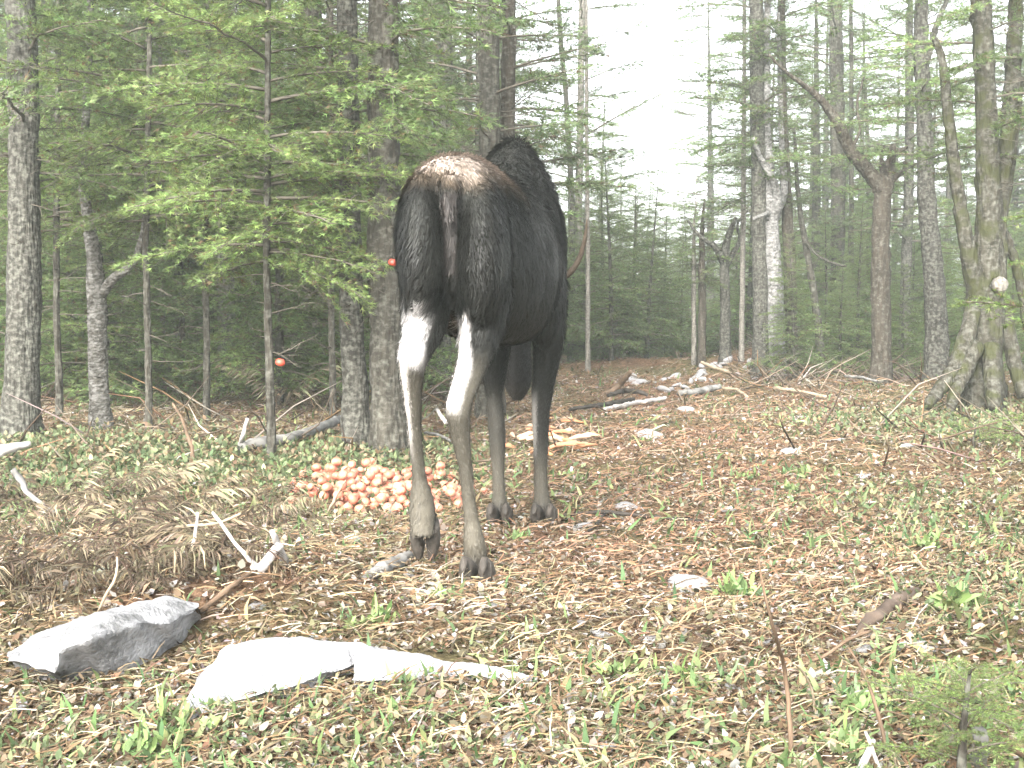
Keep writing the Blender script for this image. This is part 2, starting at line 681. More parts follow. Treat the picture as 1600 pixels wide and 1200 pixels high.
def px_trunk(base, pts, top=9.0, d=None):
    """base (px,py), pts [(px,py,width px)...] from the bottom up -> world polyline and radii, prolonged to height top"""
    if d is None:
        g = G(*base)
        d = g[1]
    else:
        p = D(base[0], base[1], d)
        g = np.array([p[0], d, float(height(p[0], d))])
    P, r = [], []
    w0 = pts[0][2]
    P.append(g - np.array([0, 0, .12])); r.append(w0 / FPX * d / 2 * 1.03)
    for px, py, w in pts:
        q = D(px, py, d)
        if q[2] > g[2] + .15:
            P.append(q); r.append(w / FPX * d / 2)
    if top and P[-1][2] < top:
        e = P[-1]
        dirn = norm(P[-1] - P[-2]) if len(P) > 2 else np.array([0, 0, 1.])
        k = (top - e[2]) / max(dirn[2], .5)
        P.append(e + dirn * k * .5 * np.array([.6, .6, 1])); r.append(r[-1] * .8)
        P.append(np.array([P[-1][0], P[-1][1], top])); r.append(r[-1] * .45)
    return g, np.array(P), np.array(r)


def hero(name, label, cat, base, pts, bark, seed, crown=None, lib=None, twigs=None, top=9.0, d=None, branches=(), share=None, **kw):
    """crown: list of attach() argument tuples without tf"""
    rng = np.random.default_rng(seed)
    g, P, r = px_trunk(base, pts, top, d)
    tf = trunk_fn(P, r)
    atts = []
    for c in ((crown or ()) if share is None else ()):
        c = dict(c)
        atts += attach(tf, c.pop('z0'), c.pop('z1'), c.pop('n'), c.pop('l0'), c.pop('l1'), rng, **c)
    br = []
    for b in branches:                              # [(px,py,w,dd)...] dd = metres nearer(-)/farther(+) than the trunk
        br.append(([D(q[0], q[1], g[1] + q[3]) for q in b], [q[2] / FPX * g[1] / 2 for q in b]))
    root = put_tree(name, g, label, cat, P, r, bark, rng, atts, lib or BOUGH, twigs, branches=br, **kw)
    if share is not None:
        me, mw = shared_crown(share, crown, lib or BOUGH, 4000 + len(SHARED))
        zc = crown[0]['z0'] + 1
        ax_ = tf(zc)
        co = link('crown', me, None, root, (ax_[0] - g[0], ax_[1] - g[1], -g[2]))
        co.rotation_euler = (0, 0, rng.uniform(0, 6.28))
        link('crown_wood', mw, None, co)['kind'] = 'stuff'
    return root


# ---- the trees one can single out, left to right
hero('spruce_tree', 'thick dark trunk with pale lichen patches at the left edge of the photo', 'tree', (30, 688),
     [(32, 660, 54), (38, 450, 52), (38, 250, 46), (36, 60, 44)], 'bark_lichen', 1,
     [dict(z0=2.2, z1=6, n=20, l0=1.5, l1=1.1)], twigs=(1.2, 3.4, 26, .7))
hero('lichen_tree', 'slim mottled grey-white trunk with a limb forking right at head height', 'tree', (158, 668),
     [(157, 640, 30), (153, 540, 29), (152, 470, 31), (148, 400, 22), (138, 330, 17), (130, 270, 14), (140, 120, 12)], 'bark_birch', 2,
     [dict(z0=3.2, z1=7, n=16, l0=1.1, l1=.7)], lib=BOUGH, twigs=(1.5, 3.5, 22, .6), top=7.5,
     branches=[[(158, 462, 18, 0), (172, 436, 15, -.05), (190, 428, 13, -.1), (212, 408, 11, -.1), (225, 360, 8, 0), (228, 300, 5, .1)]])
hero('young_fir', 'young bright green fir with fan-like boughs, thin stem left of the apple heap', 'tree', (425, 728),
     [(425, 700, 14), (422, 560, 13), (418, 430, 12), (416, 250, 10), (415, 60, 9)], 'bark_spruce', 3,
     [dict(z0=1.45, z1=2.35, n=26, l0=1.15, l1=1.25, pitch0=-.08, pitch1=.1), dict(z0=2.35, z1=4.6, n=30, l0=1.3, l1=.9)],
     lib=BOUGH_FINE, twigs=(.6, 1.5, 14, .4), top=5.2, flare=.3)
hero('old_spruce', 'broad leaning trunk on the rust-brown mound, far behind the young fir', 'tree', (503, 588),
     [(502, 560, 58), (494, 500, 52), (487, 420, 47), (482, 300, 44), (480, 100, 40)], 'bark_brown', 4,
     [dict(z0=3.4, z1=10, n=30, l0=1.8, l1=1.0)], twigs=(1.6, 4, 20, .7), top=11)
hero('spruce_tree', 'tall scaly trunk with grey lichen, left one of the close pair beside the moose', 'tree', (562, 708),
     [(558, 690, 44), (552, 560, 38), (546, 400, 36), (543, 200, 33), (540, 20, 30)], 'bark_lichen', 5,
     [dict(z0=2.5, z1=6, n=20, l0=1.3, l1=1.0, pitch0=-.05), dict(z0=2.0, z1=3.2, n=8, l0=1.0, l1=1.1, azc=pi, azw=1.0)], twigs=(1.0, 3.6, 26, .6))
hero('spruce_tree', 'thickest scaly trunk directly behind the moose, its foot beside the apple heap', 'tree', (610, 716),
     [(610, 690, 56), (606, 560, 52), (604, 400, 52), (602, 200, 50), (600, 20, 47)], 'bark_spruce', 6,
     [dict(z0=2.2, z1=6, n=22, l0=1.2, l1=1.0, pitch0=-.05)], twigs=(1.1, 3.8, 30, .6), rough=.07)
hero('pine_tree', 'dark rough trunk rising behind the moose hump, left of its slimmer twin', 'tree', (762, 640),
     [(762, 600, 34), (764, 400, 33), (765, 200, 33), (766, 20, 31)], 'bark_spruce', 7,
     [dict(z0=2.3, z1=10, n=40, l0=1.3, l1=1.0, pitch0=.05), ], lib=BOUGH_THIN, twigs=(2.2, 5, 30, .9), d=13.2)
hero('pine_tree', 'slimmer pale brown trunk rising behind the moose hump, right of its thick twin', 'tree', (776, 640),
     [(776, 600, 24), (790, 400, 24), (795, 200, 24), (796, 20, 22)], 'bark_brown', 8,
     [dict(z0=2.3, z1=10, n=34, l0=1.25, l1=1.0, pitch0=.05)], lib=BOUGH_THIN, twigs=(2.2, 5, 26, .9), d=13.6)
hero('dead_pine', 'thin pale pole of a pine against the white sky, right of the moose hump', 'tree', (906, 578),
     [(905, 500, 12), (903, 330, 12), (906, 200, 11), (909, 20, 10)], 'bark_pale', 9,
     [dict(z0=3.4, z1=9.5, n=26, l0=1.7, l1=1.2, pitch0=.15, pitch1=.2)], lib=BOUGH_THIN, twigs=(3, 8, 24, 1.2), d=27, top=11)
hero('dead_pine', 'grey thin pine stem against the white sky, close left of the pale pole', 'tree', (893, 578),
     [(893, 500, 9), (895, 330, 9), (886, 150, 8), (876, 20, 7)], 'bark_spruce', 10,
     [dict(z0=3.6, z1=9, n=18, l0=1.3, l1=1.0, pitch0=.15)], lib=BOUGH_THIN, twigs=(3, 8, 18, .9), d=26, top=10)
hero('gnarled_tree', 'small gnarled tree with twisted bare limbs at the right end of the path', 'tree', (1133, 572),
     [(1133, 540, 17), (1132, 470, 16), (1131, 410, 15), (1134, 375, 11), (1150, 340, 7)], 'bark_lichen', 11, None, None,
     (1.4, 2.8, 34, .8), None, 22,
     [[(1131, 412, 12, 0), (1118, 385, 9, -.2), (1095, 372, 6, -.3), (1075, 345, 4, -.3)],
      [(1132, 420, 11, 0), (1148, 392, 8, .2), (1158, 375, 6, .2), (1150, 350, 4, .3), (1168, 330, 3, .3)]])
hero('spruce_tree', 'grey spotted trunk, left one of the tight trio at the end of the path', 'tree', (1189, 588),
     [(1189, 560, 26), (1187, 400, 24), (1184, 200, 23), (1182, 20, 22)], 'bark_lichen', 12,
     [dict(z0=2.8, z1=8, n=44, l0=1.3, l1=1.1)], twigs=(2.5, 6, 26, .8), top=10.5)
hero('birch_tree', 'white-barked birch trunk, middle one of the tight trio at the end of the path', 'tree', (1212, 590),
     [(1212, 560, 30), (1208, 460, 28), (1203, 380, 26), (1202, 318, 22), (1196, 200, 13), (1198, 20, 10)], 'bark_white', 13, None, None,
     (2.6, 5.5, 26, .8), 9, None,
     [[(1204, 345, 18, 0), (1216, 318, 15, -.1), (1211, 285, 12, -.2), (1192, 255, 9, -.2), (1176, 215, 6, -.3)],
      [(1206, 350, 16, 0), (1226, 300, 13, .1), (1222, 240, 9, .1), (1219, 140, 8, .2), (1216, 20, 6, .2)],
      [(1206, 330, 8, 0), (1193, 336, 7, -.3), (1178, 342, 5, -.5)]])
hero('spruce_tree', 'brown slim trunk, right one of the tight trio at the end of the path', 'tree', (1236, 590),
     [(1236, 560, 20), (1234, 440, 19), (1231, 330, 18), (1224, 200, 14), (1220, 20, 12)], 'bark_brown', 14,
     [dict(z0=3.2, z1=8, n=34, l0=1.2, l1=1.0)], twigs=(1.6, 4.4, 24, .8), top=10)
hero('bent_sapling', 'thin bowed dark stem right of the tight trunk trio', 'tree', (1286, 592),
     [(1285, 570, 13), (1278, 500, 12), (1266, 420, 11), (1254, 360, 9), (1246, 300, 7), (1240, 200, 5)], 'bark_spruce', 15, None, None,
     (1.5, 3.6, 16, .7), None, None,
     [[(1256, 375, 5, 0), (1275, 398, 4, -.4), (1300, 412, 4, -.8), (1322, 416, 3, -1.0)]])
hero('forked_tree', 'brown forked trunk with one thick limb arching left and broken stubs', 'tree', (1377, 590),
     [(1377, 560, 31), (1376, 460, 30), (1376, 380, 29), (1377, 310, 28), (1382, 280, 27), (1392, 250, 14), (1396, 225, 8)], 'bark_brown', 16, None, None,
     (2.2, 3.4, 24, .6), None, 18,
     [[(1380, 300, 24, 0), (1362, 274, 23, 0), (1342, 252, 21, -.1), (1326, 232, 20, -.1), (1314, 200, 18, -.2), (1300, 178, 15, -.2),
       (1278, 150, 11, -.3), (1258, 134, 8, -.4), (1236, 120, 6, -.5), (1200, 85, 3, -.6)],
      [(1385, 290, 13, 0), (1402, 272, 11, .1), (1417, 268, 8, .2), (1412, 250, 5, .2)],
      [(1384, 280, 11, 0), (1388, 250, 9, -.2), (1405, 236, 7, -.2), (1418, 230, 5, -.2)],
      [(1380, 275, 9, 0), (1376, 248, 7, .1), (1382, 228, 5, .2)],
      [(1330, 235, 6, -.1), (1345, 205, 5, 0), (1338, 160, 4, .1), (1350, 120, 3, .1)]])
hero('pine_tree', 'tall grey pine trunk standing beyond the arched limb of the forked tree', 'tree', (1308, 570),
     [(1308, 500, 22), (1308, 300, 22), (1307, 150, 22), (1306, 20, 21)], 'bark_spruce', 17,
     [dict(z0=4.2, z1=10, n=26, l0=1.7, l1=1.3, pitch0=.05)], lib=BOUGH_THIN, twigs=(4, 9, 24, 1.0), d=26, top=11)
hero('lichen_tree', 'stout mottled trunk between the forked tree and the mossy one', 'tree', (1464, 560),
     [(1464, 530, 36), (1458, 420, 31), (1448, 320, 28), (1444, 200, 25), (1439, 90, 23), (1440, 10, 20)], 'bark_lichen', 18,
     [dict(z0=2.9, z1=6.8, n=26, l0=1.3, l1=1.0)], twigs=(1.8, 5, 26, .8), d=17.5,
     branches=[[(1442, 110, 14, 0), (1456, 70, 11, 0), (1462, 40, 9, .1), (1480, 0, 7, .2), (1500, -40, 5, .3)]])
# the mossy tree with splayed roots and several stems
mossy = hero('mossy_tree', 'mossy many-stemmed trunk with splayed roots and a round pale knot at right', 'tree', (1535, 640),
     [(1530, 600, 66), (1538, 520, 58), (1542, 440, 48), (1545, 340, 38), (1541, 200, 33), (1536, 80, 31), (1532, 0, 29)], 'bark_moss', 19,
     [dict(z0=2.7, z1=6, n=26, l0=1.3, l1=1.0)], twigs=(2.2, 4.5, 22, .6), flare=.3, n=18, rough=.08,
     branches=[[(1530, 470, 34, 0), (1512, 390, 25, -.1), (1500, 320, 21, -.1), (1490, 250, 19, -.15), (1482, 180, 17, -.2), (1474, 100, 13, -.2), (1462, 60, 10, -.2)],
               [(1556, 440, 34, 0), (1562, 330, 24, .1), (1572, 240, 24, .1), (1582, 120, 25, .2), (1588, 0, 22, .2), (1590, -80, 16, .2)],
               [(1550, 400, 22, .1), (1572, 300, 18, .25), (1584, 220, 15, .3), (1596, 120, 12, .3)],
               [(1556, 330, 16, .2), (1590, 420, 15, .3), (1608, 520, 16, .3)],
               [(1522, 480, 26, -.1), (1508, 540, 28, -.25), (1488, 585, 26, -.4), (1466, 610, 22, -.5), (1448, 634, 15, -.7)],
               [(1526, 540, 26, -.25), (1502, 590, 24, -.45), (1488, 625, 18, -.6), (1484, 650, 10, -.8)],
               [(1548, 540, 28, -.2), (1552, 600, 28, -.4), (1554, 640, 18, -.6)],
               [(1566, 470, 24, .1), (1582, 560, 24, 0), (1600, 620, 20, -.1)]])

for k_, (b__, d__, z__, lab_) in enumerate((((92, 640), 13.0, 1.9, 'leafy young fir whose boughs hang between the left-edge trunk and the forking tree'),
                                    ((232, 640), 11.6, 1.9, 'leafy young fir with boughs above the leaning white pole'),
                                    ((322, 640), 12.6, 1.75, 'leafy young fir with boughs left of the bright fir'),
                                    ((520, 640), 12.4, 2.0, 'leafy young fir with boughs between the leaning trunk and the close pair'))):
    hero('young_fir', lab_, 'tree', b__, [(b__[0], 600, 11), (b__[0] - 4, 400, 10), (b__[0] - 2, 200, 9), (b__[0], 20, 8)], 'bark_spruce', 260 + k_,
         [dict(z0=1.9, z1=3.2, n=26, l0=1.3, l1=1.3, pitch0=-.08, pitch1=.1), dict(z0=3.2, z1=5.6, n=30, l0=1.2, l1=.7)], lib=BOUGH_FINE, twigs=(.6, 2, 14, .5),
         top=6, d=d__, flare=.3, n=8, share='leafy')
kv, kf = tube(np.array([[0, 0, 0], [0, -.05, .005], [0, -.09, .01], [0, -.10, .01]]), [.09, .085, .075, .06], 12, .06, np.random.default_rng(4))
knot = link('knot', mesh_np('knot', kv, kf, smooth=True), M['bark_pale'], mossy)
knot.location = D(1560, 446, mossy.location[1] - .17) - np.array(mossy.location)
knot['label'] = 'round pale knot'
POLES = [  # px base, py base, px top, width, bark, label
    (255, 604, 250, 8, 'bark_pale', 'thin white pole standing between the forking tree and the young fir'),
    (285, 598, 276, 9, 'bark_spruce', 'thin dark pole just right of the thin white one'),
    (358, 606, 346, 22, 'bark_birch', 'pale mottled trunk left of the young fir stem'),
    (376, 600, 377, 10, 'bark_spruce', 'dark slim pole touching the pale mottled trunk'),
    (396, 604, 393, 8, 'bark_pale', 'slim cream pole between the pale mottled trunk and the fir stem'),
    (446, 588, 440, 14, 'bark_lichen', 'slim grey trunk right behind the hanging apple'),
    (458, 584, 452, 9, 'bark_brown', 'slim brown pole left of the broad leaning trunk'),
    (104, 590, 102, 9, 'bark_pale', 'slim pale pole between the lichen trunk and the forking tree'),
    (64, 596, 66, 8, 'bark_spruce', 'slim dark pole hugging the thick left-edge trunk'),
    (216, 584, 218, 9, 'bark_spruce', 'slim dark pole right of the forking mottled tree'),
    (318, 582, 322, 8, 'bark_spruce', 'slim dark pole midway between white pole and pale mottled trunk'),
    (919, 580, 918, 8, 'bark_pale', 'slim cream pole just right of the moose shoulder'),
    (1096, 572, 1097, 13, 'bark_brown', 'slim brown stem left of the gnarled small tree'),
    (1084, 570, 1083, 8, 'bark_pale', 'slim pale stem left of the brown one at the path end'),
    (1158, 568, 1160, 9, 'bark_pale', 'slim pale stem between the gnarled tree and the trunk trio'),
    (697, 590, 696, 9, 'bark_pale', 'slim pale pole seen between the hind legs of the moose'),
    (1421, 560, 1418, 10, 'bark_spruce', 'slim dark pole between the forked tree and the stout mottled trunk'),
    (1330, 566, 1334, 9, 'bark_spruce', 'slim dark pole right of the bowed stem'),
]
for i, (bx_, by_, tx_, w_, bk_, lab_) in enumerate(POLES):
    gap_ = 1000 < bx_ < 1120
    hero('slim_pole', lab_, 'tree', (bx_, by_), [(bx_, by_ - 30, w_), ((bx_ * 2 + tx_) / 3, 420, w_ * .95)] + ([(tx_, 350, w_ * .5), (tx_ + 4, 310, w_ * .2)] if gap_ else [(tx_, 200, w_ * .8), (tx_, 20, w_ * .7)]), bk_, 200 + i,
         [dict(z0=2.3, z1=7.5, n=34, l0=1.3, l1=.8)] if bx_ < 470 else [dict(z0=1.5, z1=3.0, n=22, l0=.8, l1=.3)] if gap_ else [dict(z0=3.2, z1=7.5, n=16, l0=.9, l1=.6)], lib=BOUGH, twigs=(.9, 3.2, 14, .6), flare=.25, n=7, top=None if gap_ else 8, share=('dense%d' % (i % 2)) if bx_ < 470 else 'gap' if gap_ else 'light')
# the leaning pale pole
rngp = np.random.default_rng(77)
gl = G(168, 612)
put_tree('leaning_pole', gl, 'slender white dead pole leaning right beside the forking mottled tree', 'tree',
         [gl + [0, 0, -.1], D(172, 545, gl[1]), D(188, 480, gl[1]), D(205, 420, gl[1]), D(222, 350, gl[1])],
         [.045, .042, .04, .034, .02], 'bark_pale', rngp, twigs=(1.0, 2.2, 6, .3), flare=.2, n=7)

# ---- background conifers: a few kinds, copied as individuals
def proto_conifer(seed, H, z0, n, l0, l1, lib, rad, twz, pitch0=0.0, pitch1=.3):
    rng = np.random.default_rng(seed)
    P = np.array([[0, 0, -.15], [rng.normal(0, .03), rng.normal(0, .03), H * .4], [rng.normal(0, .06), rng.normal(0, .06), H]])
    r = np.array([rad, rad * .8, rad * .1])
    tf = trunk_fn(P, r)
    nd, wd = crown_arrays(attach(tf, z0, H * .97, n, l0, l1, rng, pitch0, pitch1), lib, rng)
    tw = dead_twigs(tf, twz[0], twz[1], twz[2], twz[3], rng)
    return (trunk_mesh('trunk', P, r, rng, 8, .3, .25), nd.mesh('crown'), wd.mesh('crown_wood'), tw.mesh('dead_twigs'))


PROTO = {
    'young': [proto_conifer(300 + i, 3.6 + .3 * i, .25, 90, 1.4, .25, BOUGH + BOUGH_FINE[:3], .05, (.2, 1.5, 6, .4), -.05, .45) for i in range(3)],
    'tall': [proto_conifer(320 + i, 10, 1.5, 66, 1.6, .8, BOUGH, .13, (.6, 3, 26, .9), -.1, .2) for i in range(3)],
    'open': [proto_conifer(340 + i, 10.5, 2.4, 76, 1.8, 1.1, BOUGH_THIN + BOUGH[:3], .12, (1.0, 5, 34, 1.0), 0, .2) for i in range(2)],
}
for k, bk in (('young', 'bark_spruce'), ('tall', 'bark_spruce'), ('open', 'bark_lichen')):
    for t_, c_, w_, d_ in PROTO[k]:
        t_.materials.append(M[bk]); c_.materials.append(M['needles']); w_.materials.append(M['twig']); d_.materials.append(M['twig'])


def plant(kind, x, y, s, label, group, rng, name):
    t_, c_, w_, d_ = PROTO[kind][rng.integers(len(PROTO[kind]))]
    root = empty(name, (x, y, float(height(x, y))), label, 'tree', group)
    root.rotation_euler = (rng.normal(0, .02), rng.normal(0, .02), rng.uniform(0, 6.28))
    root.scale = (s * rng.uniform(.9, 1.1),) * 2 + (s,)
    link('trunk', t_, None, root)
    co = link('crown', c_, None, root)
    link('crown_wood', w_, None, co)['kind'] = 'stuff'
    link('dead_twigs', d_, None, root)['kind'] = 'stuff'
    return root


rb = np.random.default_rng(5)
MARKS = [(-60, 'the left edge'), (35, 'the thick lichen trunk'), (155, 'the forking mottled tree'), (252, 'the thin white pole'), (350, 'the pale mottled trunk'),
         (420, 'the young fir stem'), (490, 'the broad leaning trunk'), (555, 'the close trunk pair'), (630, 'the moose rump'), (765, 'the twin trunks'), (880, 'the moose shoulder'), (905, 'the pale sky pole'),
         (985, 'the slash heap'), (1100, 'the slim brown stem'), (1133, 'the gnarled tree'), (1210, 'the trunk trio'), (1270, 'the bowed stem'), (1308, 'the tall grey pine'), (1377, 'the forked tree'),
         (1455, 'the stout mottled trunk'), (1545, 'the mossy tree'), (1640, 'the right edge')]


def place_words(x, y, s):
    px = 800 + FPX * x / y
    a = [m for m in MARKS if m[0] <= px]
    b = [m for m in MARKS if m[0] > px]
    where = ('between ' + a[-1][1] + ' and ' + b[0][1]) if a and b else ('just outside ' + (a[-1] if a else b[0])[1])
    far = ('first', 'second', 'third', 'fourth', 'fifth', 'sixth', 'last')[int(np.searchsorted([16.5, 19.5, 22.5, 26, 30, 36], y))] + '-rank '
    return ('big ' if s > .98 else ('mid-sized ' if s > .84 else 'small ')) + far, where



used = []


def free(x, y, m):
    for a, b in used:
        if (a - x) ** 2 + (b - y) ** 2 < m * m:
            return False
    used.append((x, y))
    return True


def fill(kind, n, xr, yr, sr, label, group, name, gap=.9, pxr=None):
    k = t = 0
    while k < n and t < n * 60:
        t += 1
        y = rb.uniform(*yr)
        if pxr:
            x = (rb.uniform(*pxr) - 800) / FPX * y
        else:
            x = rb.uniform(*xr)
        if free(x, y, gap):
            s_ = rb.uniform(*sr)
            sz, wh = place_words(x, y, s_)
            plant(kind, x, y, s_, sz + label + ' ' + wh, group, rb, name)
            k += 1


# firs right of the moose and across the end of the path
YL = 'young bushy fir in the green thicket right of the moose shoulder'
for px_, y_, s_ in ((915, 24, .8), (955, 22.8, .92), (985, 25.5, 1.02), (1010, 23.6, .78), (1035, 27, .8), (890, 27, 1.0), (1065, 29, .7), (940, 28.5, 1.05), (870, 24.5, .8)):
    x_ = (px_ - 800) / FPX * y_
    used.append((x_, y_))
    plant('young', x_, y_, s_, 'bushy thicket fir, ' + place_words(x_, y_, s_)[0] + ''  + place_words(x_, y_, s_)[1], 'young firs right of the moose', rb, 'young_fir')
fill('young', 14, None, (19.5, 25), (.5, .8), 'young fir', 'young firs in the right-hand woods', 'young_fir', 1.0, (1240, 1660))
fill('young', 26, None, (25, 36), (.7, 1.15), 'young fir', 'young firs in the right-hand woods', 'young_fir', 1.0, (1130, 1700))
fill('young', 40, None, (14.5, 34), (.6, 1.15), 'young fir', 'young firs in the left-hand woods', 'young_fir', .9, (-120, 700))
fill('tall', 44, None, (15.5, 38), (.8, 1.1), 'tall spruce', 'tall spruces in the left-hand woods', 'spruce_tree', 1.1, (-160, 640))
fill('tall', 8, None, (20, 34), (.75, .95), 'tall spruce', 'tall spruces behind the moose', 'spruce_tree', 1.1, (620, 700))
fill('open', 16, None, (16, 36), (.85, 1.1), 'open-crowned pine', 'open pines in the left-hand woods', 'pine_tree', 1.1, (-160, 780))
fill('open', 15, None, (23, 42), (.85, 1.15), 'open-crowned pine', 'open pines in the right-hand woods', 'pine_tree', 1.2, (1120, 1720))
fill('tall', 8, None, (24, 42), (.8, 1.05), 'tall spruce', 'tall spruces in the right-hand woods', 'spruce_tree', 1.2, (1230, 1760))
fill('young', 26, None, (34, 60), (.8, 1.2), 'young fir', 'far firs beyond the path', 'young_fir', 1.3, (640, 1240))

for px_, y_, s_, lab_ in ((930, 58, 1.1, 'far hazy pine rising into the sky gap right of the pale pole'), (1003, 62, .72, 'short far hazy pine in the middle of the sky gap'),
                          (1110, 42, 1.1, 'hazy pine just left of the trunk trio against the sky'), (968, 70, .95, 'very far hazy pine in the sky gap')):
    plant('open', (px_ - 800) / FPX * y_, y_, s_, lab_, 'hazy pines in the sky gap', rb, 'pine_tree')

# ------------------------------------------------------------------ the moose
def ring(cx, cy, cz, a, b, n=20, roll=0):
    t = np.arange(n) / n * 2 * pi
    return np.stack([cx + a * np.cos(t), cy + b * np.sin(t), np.full(n, cz)], 1)


def loft(rings, caps=True):
    n = len(rings[0])
    if caps:
        rings = [np.tile(rings[0].mean(0), (n, 1)) + (rings[0] - rings[0].mean(0)) * .02] + list(rings) + \
                [np.tile(rings[-1].mean(0), (n, 1)) + (rings[-1] - rings[-1].mean(0)) * .02]
    V = np.concatenate(rings)
    F = []
    for i in range(len(rings) - 1):
        for j in range(n):
            k = (j + 1) % n
            F.append((i * n + j, i * n + k, i * n + n + k, i * n + n + j))
    F.append(tuple(range(n))[::-1])
    m = (len(rings) - 1) * n
    F.append(tuple(m + j for j in range(n)))
    return V, F


def leg(rows):
    """rows (pxL, pxR, py, d, depth ratio) from the top down"""
    A = np.array(rows, float)
    q = np.linspace(0, len(A) - 1, (len(A) - 1) * 3 + 1)
    A = np.stack([np.interp(q, np.arange(len(A)), A[:, c]) for c in range(5)], 1)
    R = []
    for l, r, py, d, ra in A:
        a, b = D(l, py, d), D(r, py, d)
        c = (a + b) / 2
        h = abs(b[0] - a[0]) / 2 * (.94 if py > 560 else 1)
        R.append(ring(c[0], c[1], c[2], h, h * ra))
    return loft(R)


MO = np.array([-0.15, 6.1, 0.0])
BODY = [  # y, cx, ztop, zbot, half width, top narrowing
    (5.31, -.258, 1.60, 1.40, .08, .0), (5.345, -.258, 1.68, 1.30, .15, .0), (5.395, -.256, 1.745, 1.22, .205, .05), (5.48, -.25, 1.79, 1.14, .245, .1),
    (5.62, -.235, 1.815, 1.10, .262, .16), (5.82, -.19, 1.80, 1.03, .275, .2), (6.05, -.13, 1.775, .985, .29, .2),
    (6.30, -.07, 1.80, .96, .298, .26), (6.50, -.035, 1.88, .955, .29, .34), (6.68, -.01, 1.985, .96, .28, .44),
    (6.82, .01, 2.035, .97, .275, .5), (6.98, .03, 1.97, .99, .245, .45), (7.12, .05, 1.83, 1.06, .20, .3), (7.22, .06, 1.66, 1.16, .12, .1)]
bv = []
for y, cx, zt, zb, hw, nar in BODY:
    n = 32
    t = np.arange(n) / n * 2 * pi
    zc, hh = (zt + zb) / 2, (zt - zb) / 2
    sx = np.sign(np.cos(t)) * np.abs(np.cos(t)) ** .82
    sz = np.sign(np.sin(t)) * np.abs(np.sin(t)) ** .9
    wtop = 1 - nar * np.clip(sz, 0, 1) ** 1.5
    bv.append(np.stack([cx + hw * sx * wtop, np.full(n, y) , zc + hh * sz], 1))
pieces = [loft(bv)]
# thighs
def ellip(c, rad, rot=None, n=16, m=12):
    R = []
    for i in range(1, m):
        th = -pi / 2 + pi * i / m
        t = np.arange(n) / n * 2 * pi
        R.append(np.stack([rad[0] * cos(th) * np.cos(t), rad[1] * cos(th) * np.sin(t), np.full(n, rad[2] * sin(th))], 1))
    R = [(r @ rot.T if rot is not None else r) + c for r in R]
    return loft(R)


pieces.append(ellip(np.array([-.374, 5.44, 1.40]), (.112, .25, .32)))
pieces.append(ellip(np.array([-.126, 5.46, 1.38]), (.124, .265, .32)))
pieces.append(ellip(np.array([.165, 6.70, 1.34]), (.112, .22, .42)))     # right shoulder
pieces.append(ellip(np.array([-.17, 6.76, 1.40]), (.11, .22, .42)))
# legs
pieces.append(leg([(628, 704, 420, 5.50, 1.7), (628, 703, 465, 5.50, 1.6), (631, 701, 500, 5.47, 1.45), (632, 694, 525, 5.41, 1.25), (622, 681, 547, 5.34, 1.15), (621, 672, 560, 5.31, 1.1),
                   (624, 665, 582, 5.32, 1.1), (629, 661, 615, 5.36, 1.05), (636, 660, 665, 5.42, 1.0), (640, 663, 712, 5.47, 1.0), (643, 668, 748, 5.50, 1.0),
                   (638, 680, 780, 5.51, 1.05), (637, 682, 800, 5.50, 1.0), (640, 680, 820, 5.48, .9), (642, 680, 838, 5.46, .8)]))
pieces.append(leg([(708, 800, 420, 5.52, 1.6), (712, 798, 470, 5.53, 1.5), (719, 788, 515, 5.50, 1.3), (716, 774, 552, 5.43, 1.2), (706, 755, 592, 5.32, 1.1),
                   (695, 740, 630, 5.23, 1.15), (695, 736, 650, 5.21, 1.1), (704, 736, 685, 5.24, 1.0), (715, 740, 730, 5.28, 1.0), (720, 743, 775, 5.31, 1.0), (724, 750, 815, 5.33, 1.0),
                   (722, 760, 848, 5.34, 1.1), (724, 764, 874, 5.37, 1.0), (726, 766, 893, 5.40, 1.0)]))
pieces.append(leg([(735, 800, 480, 6.78, 1.5), (742, 798, 540, 6.80, 1.3), (752, 792, 590, 6.82, 1.2), (759, 785, 620, 6.83, 1.1), (761, 790, 655, 6.83, 1.1), (763, 791, 690, 6.83, 1.05),
                   (768, 789, 735, 6.84, 1.0), (769, 791, 775, 6.85, 1.0), (765, 796, 795, 6.86, 1.0), (766, 797, 808, 6.87, 1.0)]))
pieces.append(leg([(815, 886, 440, 6.72, 1.5), (825, 884, 490, 6.74, 1.4), (832, 880, 540, 6.76, 1.25), (831, 874, 575, 6.78, 1.15), (829, 866, 610, 6.80, 1.1), (830, 860, 645, 6.81, 1.1), (832, 858, 690, 6.82, 1.0),
                   (833, 856, 735, 6.83, 1.0), (833, 858, 772, 6.84, 1.0), (831, 864, 792, 6.85, 1.0), (833, 866, 806, 6.86, 1.0)]))
# neck and hanging head
def path_loft(pts, n=20):
    """(x,y,z,half width,half depth) along the neck/head; rings perpendicular to the path in the y-z plane"""
    A = resample(np.array(pts, float), .05)
    T = np.gradient(A[:, :3], axis=0)
    R = []
    for p, t_ in zip(A, T):
        t_ = norm(t_)
        u = np.array([1.0, 0, 0])
        u = norm(u - t_ * np.dot(u, t_))
        w = np.cross(t_, u)
        a = np.arange(n) / n * 2 * pi
        R.append(p[:3] + np.outer(np.cos(a) * p[3], u) + np.outer(np.sin(a) * p[4], w))
    return loft(R)


